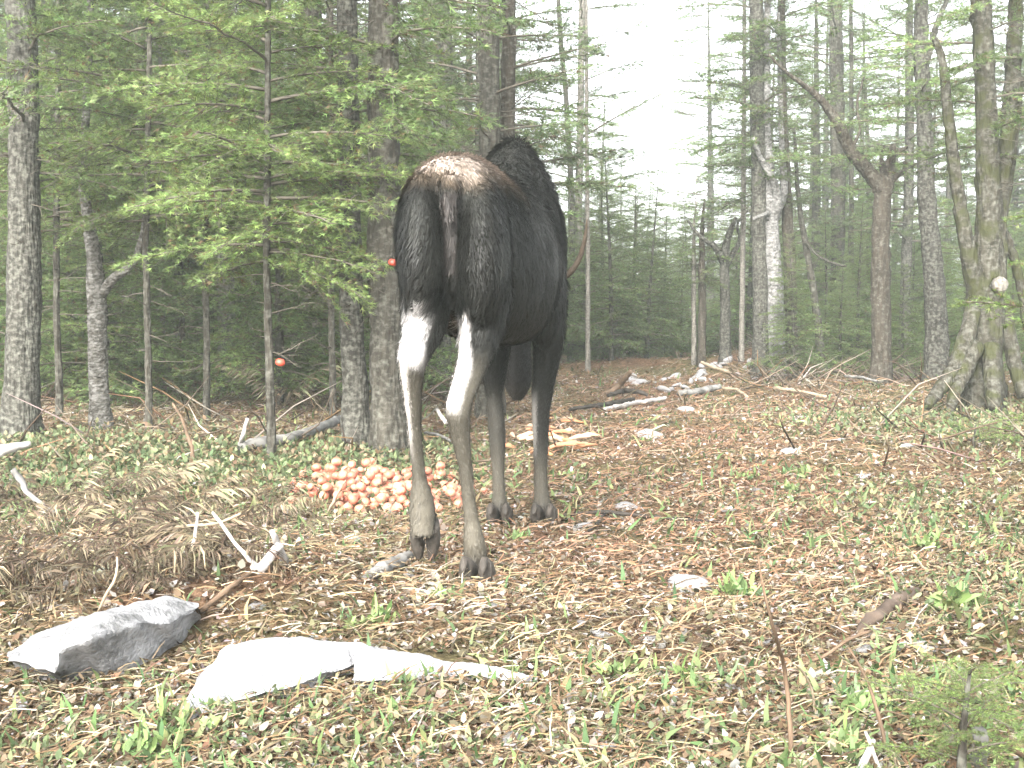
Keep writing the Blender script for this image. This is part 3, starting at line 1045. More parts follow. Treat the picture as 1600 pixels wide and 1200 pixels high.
pieces.append(path_loft([(.03, 6.85, 1.55, .17, .30), (.05, 7.1, 1.48, .15, .25), (.06, 7.3, 1.40, .125, .19), (.055, 7.46, 1.32, .11, .15), (.05, 7.52, 1.22, .10, .13)]))
pieces.append(path_loft([(.05, 7.50, 1.34, .10, .10), (.048, 7.52, 1.2, .105, .125), (.045, 7.50, 1.06, .085, .12), (.04, 7.46, .93, .066, .10), (.036, 7.42, .82, .085, .11),
                         (.032, 7.39, .73, .088, .105), (.03, 7.37, .67, .085, .09), (.03, 7.36, .635, .06, .06), (.03, 7.36, .615, .025, .025)]))
for s in (-1, 1):                                                       # ears
    pieces.append(path_loft([(.05 + s * .08, 7.5, 1.33, .03, .02), (.05 + s * .15, 7.47, 1.38, .045, .02), (.05 + s * .22, 7.45, 1.42, .035, .014), (.05 + s * .27, 7.44, 1.44, .01, .006)]))
# short tail
pieces.append(path_loft([(-.257, 5.33, 1.68, .04, .03), (-.257, 5.25, 1.625, .042, .028), (-.257, 5.215, 1.55, .034, .022), (-.257, 5.205, 1.49, .014, .01)]))

vv, ff, off = [], [], 0
for v_, f_ in pieces:
    vv.append(v_ - MO)
    ff += [tuple(int(i) + off for i in f) for f in f_]
    off += len(v_)
tmp = bpy.data.meshes.new('moose_tmp')
tmp.from_pydata(np.concatenate(vv).tolist(), [], ff)
to = bpy.data.objects.new('moose_tmp', tmp)
C.objects.link(to)
rm = to.modifiers.new('r', 'REMESH')
rm.mode = 'VOXEL'
rm.voxel_size = 0.0115
sm = to.modifiers.new('s', 'SMOOTH')
sm.factor = .5
sm.iterations = 7
bpy.context.view_layer.update()
dg = bpy.context.evaluated_depsgraph_get()
body = bpy.data.meshes.new_from_object(to.evaluated_get(dg))
bpy.data.objects.remove(to)
bpy.data.meshes.remove(tmp)
body.name = 'moose_body'
nv = len(body.vertices)
bco = np.empty(nv * 3, np.float32)
body.vertices.foreach_get('co', bco)
bco = bco.reshape(-1, 3).astype(float)
bno = np.empty(nv * 3, np.float32)
body.vertices.foreach_get('normal', bno)
bno = bno.reshape(-1, 3).astype(float)


def sstep(a, b, x):
    t = np.clip((x - a) / (b - a), 0, 1)
    return t * t * (3 - 2 * t)


def streak(p, f=(60, 60, 9), s=0):
    return (np.sin(p[:, 0] * f[0] + s + 3 * np.sin(p[:, 2] * 7)) + np.sin(p[:, 1] * f[1] * 1.3 + s * 2 + 2 * np.sin(p[:, 0] * 11)) + np.sin(p[:, 2] * f[2] + p[:, 0] * 23 + s)) / 3


def coat(p, nrm):
    """coat colours, with a flank sheen and a lit leg edge painted in"""
    q = p + MO
    x, y, z = q.T
    n = len(q)
    c = np.tile([.009, .0092, .008], (n, 1))

    def mix(col, m):
        nonlocal c
        m = np.clip(m, 0, 1)[:, None]
        c = c * (1 - m) + np.asarray(col) * m
    st = streak(q)
    st2 = streak(q, (25, 18, 14), 2)
    mix((.035, .036, .032), sstep(.0, .8, st2) * .45 * (z > 1.2))
    # grizzled saddle and hump, then the painted flank sheen
    mix((.07, .068, .058), sstep(1.5, 1.95, z) * .5 * (y > 5.8) * (.5 + .5 * st))
    mix((.14, .14, .137), sstep(.05, .2, x) * sstep(1.1, 1.5, z) * (y > 5.7) * .6 * (.5 + .6 * st2))  # sheen of light on the upper right flank, painted into the coat
    # tan and cream rump
    top = sstep(1.61, 1.73, z + .025 * st + .03 * st2) * (y < 6.1) * sstep(6.1, 5.9, y)
    mix((.10, .074, .05), top * .8)
    mix((.42, .36, .315), top * sstep(1.66, 1.77, z + .035 * st2) * (.55 + .35 * st))
    mix((.03, .026, .024), (np.abs(x + .258) < .03) * (y < 5.34) * (z < 1.62) * .8)
    # legs grey-brown below
    lowH = sstep(1.0, .80, z) * (y < 5.72)
    mix((.064, .058, .045), lowH * .9)
    lowF = sstep(.80, .55, z) * (y > 6.2) * (y < 7.1)
    mix((.056, .052, .043), lowF * .85 * (x < .04))
    mix((.022, .021, .018), lowF * .8 * (x >= .04))
    mix((.10, .09, .07), sstep(.5, .2, z) * .6)
    mix((.045, .04, .035), sstep(.14, .06, z) * .8)
    # white hocks: on the outer/rear of the left leg, on the inner/rear of the right leg
    L = (x < -.30) & (y < 5.7)
    R_ = (x > -.30) & (y < 5.75)
    ex = x - (-.405 + (z - 1.0) * .05)
    mL = L * sstep(.86, .98, z + .03 * st) * sstep(1.21, 1.08, z + .06 * st + .03 * st2) * sstep(.075, .02, ex + .02 * st2)
    mix((.62, .6, .585), mL * sstep(.3, -.2, nrm[:, 1]))
    mLit = L * sstep(.95, .90, z) * sstep(.45, .7, z) * sstep(-.1, -.65, nrm[:, 0])  # light on the left edge of the cannon, painted as pale fur
    mix((.4, .375, .345), mLit)
    lx = -.245 + (z - .75) * .10                        # left edge of the right hind leg
    mR = R_ * (x > lx - .04) * sstep(.70, .80, z) * sstep(1.13, 1.05, z + .06 * st) * sstep(.062, .02, x - lx + .025 * st2)
    mix((.55, .53, .515), mR * sstep(.4, -.2, nrm[:, 1]))
    # inside of the front legs and the muzzle
    mix((.3, .285, .26), (y > 6.3) * (y < 7.1) * sstep(.75, .6, z) * sstep(.3, .5, z) * sstep(-.3, -.8, nrm[:, 0]) * (x > .05) * .8)
    hd = (y > 7.2) * (z < 1.0)
    mix((.010, .009, .008), hd * .95)
    mix((.03, .026, .022), hd * sstep(.74, .66, z) * .6)
    return c


bc = coat(bco, bno)
at = body.color_attributes.new('Col', 'FLOAT_COLOR', 'POINT')
c4 = np.ones((nv, 4), np.float32)
c4[:, :3] = bc
at.data.foreach_set('color', c4.ravel())
body.polygons.foreach_set('use_smooth', np.ones(len(body.polygons), bool))
M['hide'] = attr_mat('hide', 0, .8, 0, .08)
M['fur'] = attr_mat('fur', 0.0, .55, 0, .2)
moose = empty('moose', MO, 'dark moose with white hocks seen from behind, head lowered, antler showing right', 'moose')
mb = link('body', body, M['hide'], moose)

# fur: short blades following the lie of the coat
rf = np.random.default_rng(3)
npoly = len(body.polygons)
pc = np.empty(npoly * 3, np.float32); body.polygons.foreach_get('center', pc); pc = pc.reshape(-1, 3).astype(float)
pn = np.empty(npoly * 3, np.float32); body.polygons.foreach_get('normal', pn); pn = pn.reshape(-1, 3).astype(float)
pa = np.empty(npoly, np.float32); body.polygons.foreach_get('area', pa)
nf = 125000
idx = rf.choice(npoly, nf, p=pa / pa.sum())
fp = pc[idx] + rf.normal(0, .004, (nf, 3))
fn = pn[idx]
q = fp + MO
flow = np.tile([0, -.35, -1.0], (nf, 1)) + np.stack([.35 * np.sin(q[:, 2] * 5 + q[:, 0] * 4), np.zeros(nf), np.zeros(nf)], 1)
flow[:, 0] += np.where(q[:, 1] < 5.6, (q[:, 0] + .25) * 1.6, 0)
flow[:, 1] -= np.clip(fn[:, 2], 0, 1) * 1.2
flow += rf.normal(0, .22, (nf, 3))
tang = flow - fn * np.sum(flow * fn, 1)[:, None]
tang /= np.linalg.norm(tang, axis=1)[:, None] + 1e-9
ln = np.where(q[:, 2] > 1.0, .034, .013) * rf.uniform(.6, 1.3, nf)
ln = np.where((q[:, 1] > 6.4) & (q[:, 2] > 1.75), ln * 1.7, ln)
side = np.cross(tang, fn)
wd = rf.uniform(.0016, .0034, nf)
b0 = fp - side * wd[:, None]
b1 = fp + side * wd[:, None]
mid = fp + tang * (ln * .55)[:, None] + fn * (ln * .20)[:, None]
tip = fp + tang * ln[:, None] + fn * (ln * rf.uniform(.18, .42, nf))[:, None]
V = np.stack([b0, b1, mid + side * (wd * .8)[:, None], tip, mid - side * (wd * .8)[:, None]], 1).reshape(-1, 3)
k5 = np.arange(nf)[:, None] * 5
F = np.concatenate([k5 + [0, 1, 3], k5 + [4, 2, 3]])
fc = np.clip(coat(fp, fn) * np.exp(rf.normal(0, 1, (nf, 1)) * np.where(q[:, 2] > 1.0, .36, .13)[:, None]), .004, .85)
fo = link('fur', mesh_np('fur', V, F, np.repeat(fc, 5, 0)), M['fur'], moose)
fo['kind'] = 'stuff'

M['hoof'] = noise_mat('hoof', [(.3, (.02, .018, .015)), (.7, (.07, .06, .05))], 30, .003, .6)
M['antler'] = noise_mat('antler', [(.3, (.025, .019, .013)), (.7, (.06, .045, .031))], 20, .004, .7)
M['eye'] = noise_mat('eye', [(.3, (.01, .008, .006)), (.7, (.02, .015, .01))], 10, 0, .1)


def hoof(c, yaw, size, pitch=0.0):
    """cloven hoof: two pointed toes and two dewclaws; c is the sole's centre"""
    mbx = MB()
    for s in (-1, 1):
        R = []
        for (yy, zz, w, h) in ((-.05, .055, .020, .05), (-.03, .05, .026, .05), (.0, .045, .030, .045), (.04, .034, .028, .034), (.075, .02, .018, .02), (.092, .010, .006, .01)):
            a = np.arange(10) / 10 * 2 * pi
            R.append(np.stack([s * .032 - s * yy * .06 + w * np.cos(a), np.full(10, yy), np.maximum(zz + h * np.sin(a), 0)], 1))
        V_, F_ = loft(R)
        mbx.add(V_, np.array([f for f in F_ if len(f) == 4]))
        R = [np.stack([s * .034 + .014 * k * np.cos(a), -.06 - .012 * i + .012 * k * np.sin(a), np.full(10, .105 - i * .018)], 1) for i, k in enumerate((.6, 1, .9, .25))]
        V_, F_ = loft(R)
        mbx.add(V_, np.array([f for f in F_ if len(f) == 4]))
    V_ = np.concatenate(mbx.V) * size
    Rm = rotz(np.array(yaw)) @ rotx(np.array(pitch))
    V_ = V_ @ Rm.T + np.asarray(c) - MO
    return link('hoof', mesh_np('hoof', V_, np.concatenate(mbx.F), smooth=True), M['hoof'], moose)


for (px_, py_), yw in (((746, 910), -.15), ((781, 818), -.1), ((850, 818), -.15)):
    g = G(px_, py_)
    hoof(g + [0, 0, -.006], yw, 1.2)
hoof(D(661, 838, 5.46) + np.array([0, .03, -.03]), -.1, 1.1, -1.15)

for s in (-1, 1):
    base = np.array([.05 + s * .07, 7.47, 1.30])
    def mir(p): return np.array([.05 + s * (p[0] - .05), p[1], p[2]])
    beam = [mir(p) for p in ((.12, 7.47, 1.29), (.20, 7.5, 1.285), (.30, 7.5, 1.318), (.36, 7.5, 1.37), (.402, 7.5, 1.45), (.425, 7.49, 1.54), (.434, 7.48, 1.60), (.434, 7.47, 1.66))]
    tine = [mir(p) for p in ((.24, 7.5, 1.295), (.28, 7.6, 1.27), (.31, 7.68, 1.3), (.32, 7.73, 1.36))]
    bm_ = MB()
    A = resample(np.column_stack([beam, [.026, .022, .02, .018, .016, .013, .010, .004]]), .025)
    bm_.add(*tube(A[:, :3] - MO, A[:, 3], 8, .05, rf))
    A = resample(np.column_stack([tine, [.018, .015, .011, .004]]), .025)
    bm_.add(*tube(A[:, :3] - MO, A[:, 3], 8, .05, rf))
    link('antler', bm_.mesh('antler', True), M['antler'], moose)
    V_, F_ = ellip(np.array([.048 + s * .098, 7.47, 1.17]) - MO, (.014, .018, .018), n=10, m=8)
    link('eye', mesh_np('eye', V_, np.array([f for f in F_ if len(f) == 4]), smooth=True), M['eye'], moose)

# ------------------------------------------------------------------ rocks
FOOT = []


def rock_slab(name, label, top, edge, foot, depth_top, seed, mat, rough=.012, cat='rock', over=.02, bulge=.02):
    """top/edge/foot: outlines (px,py) with the same count; foot lies on the ground, edge stands over it, top lies farther back"""
    rng = np.random.default_rng(seed)
    n = 40
    def rs(pts):
        pts = np.array(pts, float)
        s = np.concatenate([[0], np.cumsum(np.linalg.norm(np.diff(pts, axis=0), axis=1))])
        q = np.linspace(0, s[-1], n)
        return np.stack([np.interp(q, s, pts[:, 0]), np.interp(q, s, pts[:, 1])], 1)
    top, edge, foot = rs(top), rs(edge), rs(foot)
    dt = np.interp(np.linspace(0, 1, n), np.linspace(0, 1, len(depth_top)), depth_top)
    cols = []
    for i in range(n):
        f = G(*foot[i])
        e = D(edge[i, 0], edge[i, 1], f[1] - over)
        t = D(top[i, 0], top[i, 1], f[1] + dt[i])
        u = f + np.array([0, .05, -.10])
        b = t + np.array([0, .10, -.05])
        b2 = np.array([t[0], t[1] + .16, min(t[2], height(t[0], t[1])) - .12])
        m1 = e * .7 + t * .3 + np.array([0, 0, bulge])
        m2 = e * .35 + t * .65 + np.array([0, 0, bulge])
        fe = f * .5 + e * .5 + np.array([0, .02, 0])
        cols.append([u, f + [0, .015, 0], fe, e * .98 + f * .02, e + [0, .012, .004], m1, m2, t, b, b2])
    A = np.array(cols)
    FOOT.append(np.concatenate([A[:, 1, :2], A[::-1, 7, :2] + [0, .05]]))
    c = A.reshape(-1, 3).mean(0)
    k = A.shape[1]
    # refine across
    q = np.linspace(0, k - 1, (k - 1) * 4 + 1)
    A = np.stack([np.stack([np.interp(q, np.arange(k), A[i, :, a]) for a in range(3)], 1) for i in range(n)])
    k = A.shape[1]
    nz = np.stack([snoise(A[..., 0] * 4 + j * 7 + seed, A[..., 1] * 4 + A[..., 2] * 6) for j in range(3)], -1) * rough * 1.3
    nz += np.stack([snoise(A[..., 0] * 11 + j * 7, A[..., 2] * 13 + A[..., 1] * 9) for j in range(3)], -1) * rough * .5
    nz += rng.normal(0, .0012, A.shape)
    A = A + nz
    V_ = A.reshape(-1, 3)
    F_ = []
    for i in range(n - 1):
        for j in range(k - 1):
            a = i * k + j
            F_.append((a, a + k, a + k + 1, a + 1))
    base = G(*foot[n // 2])
    o = link(name, mesh_np(name, V_ - base, np.array(F_), smooth=True), M[mat], None, base)
    # closed ends
    return tag(o, label, cat)


rock_slab('boulder', 'grey-white slab with dark undercut front, left foreground', 
          [(20, 1030), (70, 999), (154, 962), (210, 943), (255, 931), (282, 940), (306, 953)],
          [(22, 1034), (60, 1042), (95, 1046), (115, 1016), (168, 995), (224, 981), (273, 974), (308, 958)],
          [(30, 1046), (70, 1060), (95, 1066), (140, 1064), (182, 1057), (224, 1045), (262, 1030), (292, 1006), (312, 972)],
          [.06, .2, .3, .32, .3, .2, .04], 1, 'rock', rough=.018, over=.15)  # overhang deepened so that the front face falls in shade
rock_slab('boulder', 'large smooth white boulder sunk in the ground at the bottom of the photo', 
          [(284, 1126), (305, 1088), (330, 1050), (358, 1022), (395, 1009), (450, 1005), (510, 1007), (562, 1013), (575, 1030)],
          [(286, 1129), (305, 1118), (330, 1107), (380, 1092), (430, 1082), (490, 1070), (545, 1050), (575, 1036)],
          [(286, 1133), (305, 1124), (330, 1114), (380, 1100), (430, 1090), (490, 1078), (545, 1058), (577, 1042)],
          [.05, .2, .34, .4, .42, .36, .22, .05], 2, 'rock_white', .014, bulge=.035)
rock_slab('boulder', 'low flat white ledge tapering right from the large white boulder', 
          [(560, 1030), (580, 1012), (640, 1020), (700, 1034), (760, 1045), (800, 1055), (832, 1064)],
          [(556, 1070), (590, 1072), (640, 1065), (690, 1058), (740, 1056), (790, 1062), (832, 1068)],
          [(556, 1078), (590, 1080), (640, 1072), (690, 1064), (740, 1062), (790, 1067), (833, 1071)],
          [.12, .3, .24, .16, .1, .08, .03], 3, 'rock_white', .009)


def stone_mesh(seed, flat=.5):
    rng = np.random.default_rng(seed)
    n, m = 14, 8
    dirs = rng.normal(0, 1, (9, 3))
    dirs /= np.linalg.norm(dirs, axis=1)[:, None]
    offs = rng.uniform(.6, .95, 9)
    R = []
    for i in range(1, m):
        th = -pi / 2 + pi * i / m
        t = np.arange(n) / n * 2 * pi
        p = np.stack([cos(th) * np.cos(t), cos(th) * np.sin(t), np.full(n, sin(th))], 1)
        dd = p @ dirs.T
        lim = np.where(dd > .05, offs / np.maximum(dd, .05), 9).min(1)
        p = p * np.minimum(1, lim)[:, None]
        p[:, 2] *= flat
        R.append(p + rng.normal(0, .012, p.shape))
    V_, F_ = loft(R)
    return mesh_np('stone', V_, np.array([f for f in F_ if len(f) == 4]), smooth=False)


STONES = [stone_mesh(400 + i, (.35, .5, .42, .6, .3)[i % 5]) for i in range(8)]
for s_ in STONES:
    s_.materials.append(M['stone'])
SL = [  # px, py, width px, label
    (1018, 684, 56, 'white stone lying on the path right of the moose, largest there'),
    (980, 797, 42, 'white stone just beyond the dark branch right of the front hooves'),
    (910, 826, 34, 'flat white stone below the dark branch by the right front hoof'),
    (1078, 920, 74, 'long flat white stone in the brown litter right of the moose'),
    (668, 958, 36, 'small flat pale stone below the raised hind hoof'),
    (775, 953, 32, 'small pale stone just below the planted hind hoof'),
    (944, 1000, 40, 'tilted pale stone, left one of a row in the lower middle'),
    (1012, 1006, 34, 'flat pale stone, right one of a row in the lower middle'),
    (1140, 1082, 40, 'pale angular stone right of the low white ledge'),
    (1238, 710, 40, 'grey flat stone with dark underside on the path far right'),
    (1345, 1022, 44, 'pale stone in the grass left of the rusty bark log'),
    (1452, 1020, 46, 'pale stone below the rusty bark log'),
    (1395, 990, 44, 'pinkish tilted stone beside the rusty bark log'),
    (768, 1142, 36, 'upright white stone at the bottom edge below the low ledge'),
    (805, 1168, 52, 'broad white stone at the bottom edge of the photo, middle'),
    (938, 1184, 56, 'pale stone lowest in the photo, right of the middle'),
    (228, 1062, 26, 'small white stone in front of the undercut slab'),
    (196, 1140, 34, 'grey stone in the grass left of the large white boulder'),
    (12, 1118, 60, 'blurred grey stone cut by the left edge'),
    (1073, 644, 32, 'pale stone far up the path'),
    (1026, 652, 22, 'small white stone far up the path, left of another'),
    (1255, 655, 34, 'pale stone on the path left of the mossy tree'),
    (1140, 800, 30, 'pale stone among pale leaves on the path, lower'),
    (1240, 745, 26, 'small pale stone below the flat grey stone'),
    (1352, 748, 34, 'pale stone in the leaves at right, upper'),
    (1420, 700, 26, 'small pale stone in front of the mossy roots'),
    (1310, 690, 24, 'small pale stone between flat grey stone and mossy roots'),
    (560, 850, 30, 'small white stone left of the raised hoof'),
    (1205, 1012, 30, 'pale stone by the thin upright stem'),
    (400, 955, 36, 'flat pale chip right of the undercut slab'),
    (1185, 770, 26, 'small white stone in the middle of the leafy path'),
    (640, 905, 24, 'small white chip by the grey wood chunk'),
]
rs_ = np.random.default_rng(21)
for i, (px_, py_, w_, lab) in enumerate(SL):
    g = G(px_, py_)
    o = link('stone', STONES[i % len(STONES)], None, None, g + np.array([0, .03, .006]))
    r_ = w_ / FPX * g[1] / 2 * 1.08
    o.scale = (r_, r_ * .75, r_ * .7)
    o.rotation_euler = (rs_.normal(0, .2), rs_.normal(0, .2), rs_.normal(0, .5))
    tag(o, lab, 'stone')
# pale rubble heap at the end of the path
for i in range(30):
    px_ = rs_.uniform(985, 1185)
    py_ = 592 - 26 * max(0, 1 - abs(px_ - 1145) / 110) + rs_.uniform(-4, 26)
    g = G(px_, py_)
    o = link('stone', STONES[i % len(STONES)], None, None, g + np.array([0, 0, .03]))
    r_ = rs_.uniform(.05, .12)
    o.scale = (r_, r_ * .8, r_ * .9)
    o.rotation_euler = tuple(rs_.normal(0, .5, 3))
    tag(o, 'pale rock in the rubble heap at the far end of the path', 'stone', 'rubble at the end of the path')

# ------------------------------------------------------------------ sticks and logs
def stick(name, label, pts, mat_col, seed, cat='stick', n=7, group=None, step=.03, rough=.13, sub=()):
    """pts: (px, py, width px, height above ground m or None=depth of first)"""
    rng = np.random.default_rng(seed)
    g0 = G(pts[0][0], pts[0][1]) if pts[0][3] == 0 else None
    P, r = [], []
    for px, py, w, lift in pts:
        if isinstance(lift, tuple):
            q = D(px, py, lift[0])
        else:
            q = hit(px, py, lift)
        P.append(q); r.append(w / FPX * q[1] / 2)
    P, r = np.array(P), np.array(r)
    base = P[0].copy()
    root_mb = MB()
    A = resample(np.column_stack([P, r]), step)
    A[:, :3] += rng.normal(0, .15, (len(A), 3)) * A[:, 3:4]
    root_mb.add(*tube(A[:, :3] - base, A[:, 3], n, rough, rng), )
    V_ = np.concatenate(root_mb.V)
    col = np.clip(np.asarray(mat_col)[None] * np.exp(.35 * snoise(V_[:, 0] * 30, V_[:, 2] * 30 + V_[:, 1] * 20))[:, None] * np.exp(rng.normal(0, .12, (len(V_), 1))), 0, .85)
    o = link(name, mesh_np(name, V_, np.concatenate(root_mb.F), col, True), M['wood'], None, base)
    return tag(o, label, cat, group)


WH, TAN, BRN, DRK, GRY = (.32, .30, .28), (.25, .2, .14), (.10, .068, .045), (.03, .026, .022), (.15, .145, .135)
ST = [
    ('branch_stub', 'bleached white branch stub standing up among the dead ferns', [(402, 893, 17, .02), (418, 875, 16, .06), (432, 858, 15, .11), (438, 848, 13, .14)], WH),
    ('branch_stub', 'white bone-like stick crossing the bleached stub', [(446, 880, 11, .02), (436, 855, 12, .10), (428, 838, 11, .17), (424, 829, 8, .19)], WH),
    ('dead_branch', 'thin pale branch arching down to the bleached stub', [(332, 800, 5, .22), (348, 822, 6, .18), (366, 848, 6, .12), (386, 872, 7, .06), (408, 888, 6, .02)], WH),
    ('dead_branch', 'thin pale twig hanging left of the arching branch', [(309, 800, 4, .22), (307, 830, 5, .15), (300, 856, 5, .08), (291, 880, 4, .01)], WH),
    ('dead_branch', 'pale horizontal twig above the dead ferns', [(252, 828, 5, .12), (290, 822, 6, .14), (345, 818, 5, .15), (376, 802, 4, .2)], TAN),
    ('stick', 'brown stick poking out behind the undercut slab', [(312, 956, 9, .03), (345, 930, 9, .05), (378, 903, 8, .05), (400, 892, 5, .03)], BRN),
    ('stick', 'tan stalk leaning right above the undercut slab', [(152, 958, 4, .04), (166, 928, 5, .12), (188, 892, 5, .2), (183, 870, 3, .25)], TAN),
    ('fallen_log', 'white broken log end cut by the left edge', [(-40, 716, 18, .15), (0, 706, 18, .2), (25, 698, 15, .22), (48, 693, 8, .23)], WH),
    ('dead_branch', 'dark branch with whitish broken tip at far left', [(20, 732, 10, .32), (32, 752, 12, .25), (40, 768, 8, .2), (62, 786, 8, .14), (86, 802, 7, .08), (104, 812, 5, .03)], GRY),
    ('stick', 'pale straight stick leaning beside the thin fir stem', [(370, 712, 7, .0), (378, 685, 7, .16), (387, 654, 6, .32)], WH),
    ('fallen_log', 'grey fallen log lying behind the thin fir stem', [(374, 700, 18, .08), (410, 692, 18, .1), (448, 686, 16, .1), (480, 676, 14, .1), (530, 655, 12, .1)], GRY),
    ('dead_branch', 'dark thin branch lying right of the front hooves', [(872, 806, 5, .015), (910, 802, 6, .02), (955, 800, 6, .03), (1000, 806, 6, .02), (1050, 810, 5, .02), (1130, 816, 4, .01)], DRK),
    ('twig', 'short dark twig forking down from the branch by the hooves', [(946, 801, 4, .02), (932, 820, 5, .02), (908, 838, 3, .01)], DRK),
    ('branch_stub', 'white stick end beside the right hock of the moose', [(682, 640, 6, (10.2,)), (692, 654, 8, (10.1,)), (697, 660, 7, (10.0,))], WH),
    ('dead_branch', 'curved grey branch on the ground behind the hind legs', [(664, 676, 4, .1), (680, 678, 5, .12), (700, 686, 5, .1), (716, 700, 4, .02)], GRY),
    ('wood_chunk', 'grey weathered wood chunk left of the planted hind hoof', [(566, 906, 10, .0), (590, 893, 22, .02), (622, 878, 24, .025), (640, 868, 12, .01)], GRY),
    ('bark_log', 'rusty bark log lying in the grass at lower right', [(1340, 986, 10, .015), (1356, 972, 22, .03), (1378, 958, 20, .035), (1402, 940, 24, .04), (1424, 926, 16, .03), (1434, 920, 6, .03)], (.07, .052, .04)),
    ('sapling_stem', 'thin upright leafless stem at lower right', [(1236, 1192, 8, .0), (1234, 1110, 8, .12), (1226, 1040, 7, .25), (1208, 980, 6, .38), (1192, 920, 4, .48), (1184, 868, 3, .56)], BRN),
    ('sapling_stem', 'thin slanting leafless stem right of the upright one', [(1392, 1196, 7, .0), (1372, 1110, 6, .12), (1350, 1050, 5, .2), (1326, 1012, 4, .26)], BRN),
    ('sapling_stem', 'short thin side stem between the two leafless stems', [(1272, 1120, 4, .0), (1272, 1085, 4, .07), (1258, 1052, 4, .14), (1240, 1036, 3, .2)], TAN),
    ('stick', 'white stick at the bottom edge, right', [(1342, 1215, 14, .03), (1354, 1180, 12, .06), (1364, 1158, 8, .08)], WH),
    ('stick', 'thin white stick crossing another at the bottom edge, right', [(1378, 1212, 7, .03), (1364, 1170, 7, .07), (1352, 1144, 5, .1)], WH),
    ('cut_stump', 'grey cut sapling stump with pale top at bottom right', [(1534, 1215, 26, .0), (1534, 1180, 25, .07), (1533, 1152, 25, .12), (1532, 1144, 24, .135)], GRY),
    ('fallen_log', 'dark blurred log beside the cut stump at the right edge', [(1556, 1156, 18, .1), (1590, 1172, 20, .1), (1640, 1190, 22, .08)], BRN),
    ('dead_branch', 'brown curved branch in the grass left of the bark log', [(1240, 1040, 5, .01), (1290, 1028, 6, .04), (1320, 1000, 6, .07), (1362, 986, 5, .06)], BRN),
    ('stick', 'long thin pale twig lying across the upper path', [(905, 678, 3, .02), (960, 672, 4, .02), (1005, 666, 4, .02), (1050, 658, 3, .02)], BRN),
    ('stick', 'dark pole in the slash heap, lower left', [(890, 640, 6, .05), (930, 634, 7, .07), (990, 624, 6, .1)], DRK),
    ('stick', 'bleached pole below the dark pole of the slash heap', [(945, 640, 7, .03), (990, 630, 8, .05), (1040, 622, 6, .07)], WH),
    ('stick', 'thick dark slash piece slanting up in the heap', [(948, 616, 8, .05), (968, 602, 9, .15), (986, 580, 8, .35)], BRN),
    ('stick', 'black curved slash piece in the heap', [(950, 618, 6, .1), (975, 610, 8, .15), (1000, 612, 7, .15), (1012, 618, 5, .1)], DRK),
    ('stick', 'grey slash log in the heap near the trunk trio', [(1060, 615, 9, .06), (1090, 612, 11, .08), (1124, 604, 9, .12)], GRY),
    ('stick', 'tan crooked stick right of the slash heap', [(1120, 606, 4, .06), (1150, 608, 5, .08), (1168, 620, 4, .03)], TAN),
    ('stick', 'pale stick leaning on the rubble heap', [(1096, 566, 5, .45), (1112, 574, 6, .35), (1140, 582, 5, .25)], TAN),
    ('stick', 'tan stick lying at the foot of the trunk trio', [(1210, 606, 6, .1), (1250, 612, 7, .08), (1290, 620, 6, .05)], TAN),
    ('stick', 'thin grey stick right of the bowed stem foot', [(1320, 588, 4, .2), (1350, 590, 5, .2), (1370, 596, 4, .15)], GRY),
    ('stick', 'thin white twig lying in the grass at the right', [(1412, 852, 4, .03), (1430, 870, 5, .04), (1446, 890, 4, .03)], TAN),
    ('stick', 'short pale stick below the front hooves, to the right', [(1100, 852, 4, .02), (1108, 870, 5, .02)], TAN),
    ('dead_branch', 'bent pale twig rising beside the apple heap', [(512, 800, 4, .02), (527, 772, 5, .1), (540, 750, 3, .18)], TAN),
    ('stick', 'dark brown stick standing in the green ground cover', [(304, 742, 8, .0), (300, 700, 6, .17), (285, 655, 5, .35), (270, 630, 4, .42)], BRN),
    ('stick', 'thin tan sticks lying across the litter at right', [(1205, 895, 4, .02), (1260, 900, 5, .02), (1330, 905, 5, .02)], TAN),
]
for i, (nm, lab, pts, col) in enumerate(ST):
    stick(nm, lab, pts, col, 600 + i, cat={'fallen_log': 'log', 'bark_log': 'log', 'wood_chunk': 'log', 'cut_stump': 'stump', 'sapling_stem': 'sapling'}.get(nm, 'stick'))
# pale orange strips heaped behind the front legs
for i in range(42):
    px_, py_ = rs_.normal(842, 34), rs_.normal(692, 12)
    g = G(px_, py_)
    L_ = rs_.uniform(.08, .26)
    a_ = rs_.normal(.5, .7)
    d_ = np.array([cos(a_), -sin(a_) * .6, rs_.normal(0, .15)]) * L_
    z_ = .03 + .09 * math.exp(-((px_ - 835) / 30) ** 2) * rs_.random()
    P_ = np.array([[0, 0, z_], d_ * .5 + [0, 0, z_ + .015], d_ + [0, 0, z_]])
    V_, F_ = tube(P_, [.012, .02, .007], 6, .15, rs_)
    c_ = jitter((.30, .15, .08) if rs_.random() < .65 else (.34, .24, .165), 1, rs_, .15, .03)
    o = link('orange_strip', mesh_np('orange_strip', V_, F_, np.repeat(c_, len(V_), 0), True), M['wood'], None, g)
    tag(o, 'pale orange strip in the loose pile behind the front legs of the moose', 'strip', 'orange strips behind the moose')

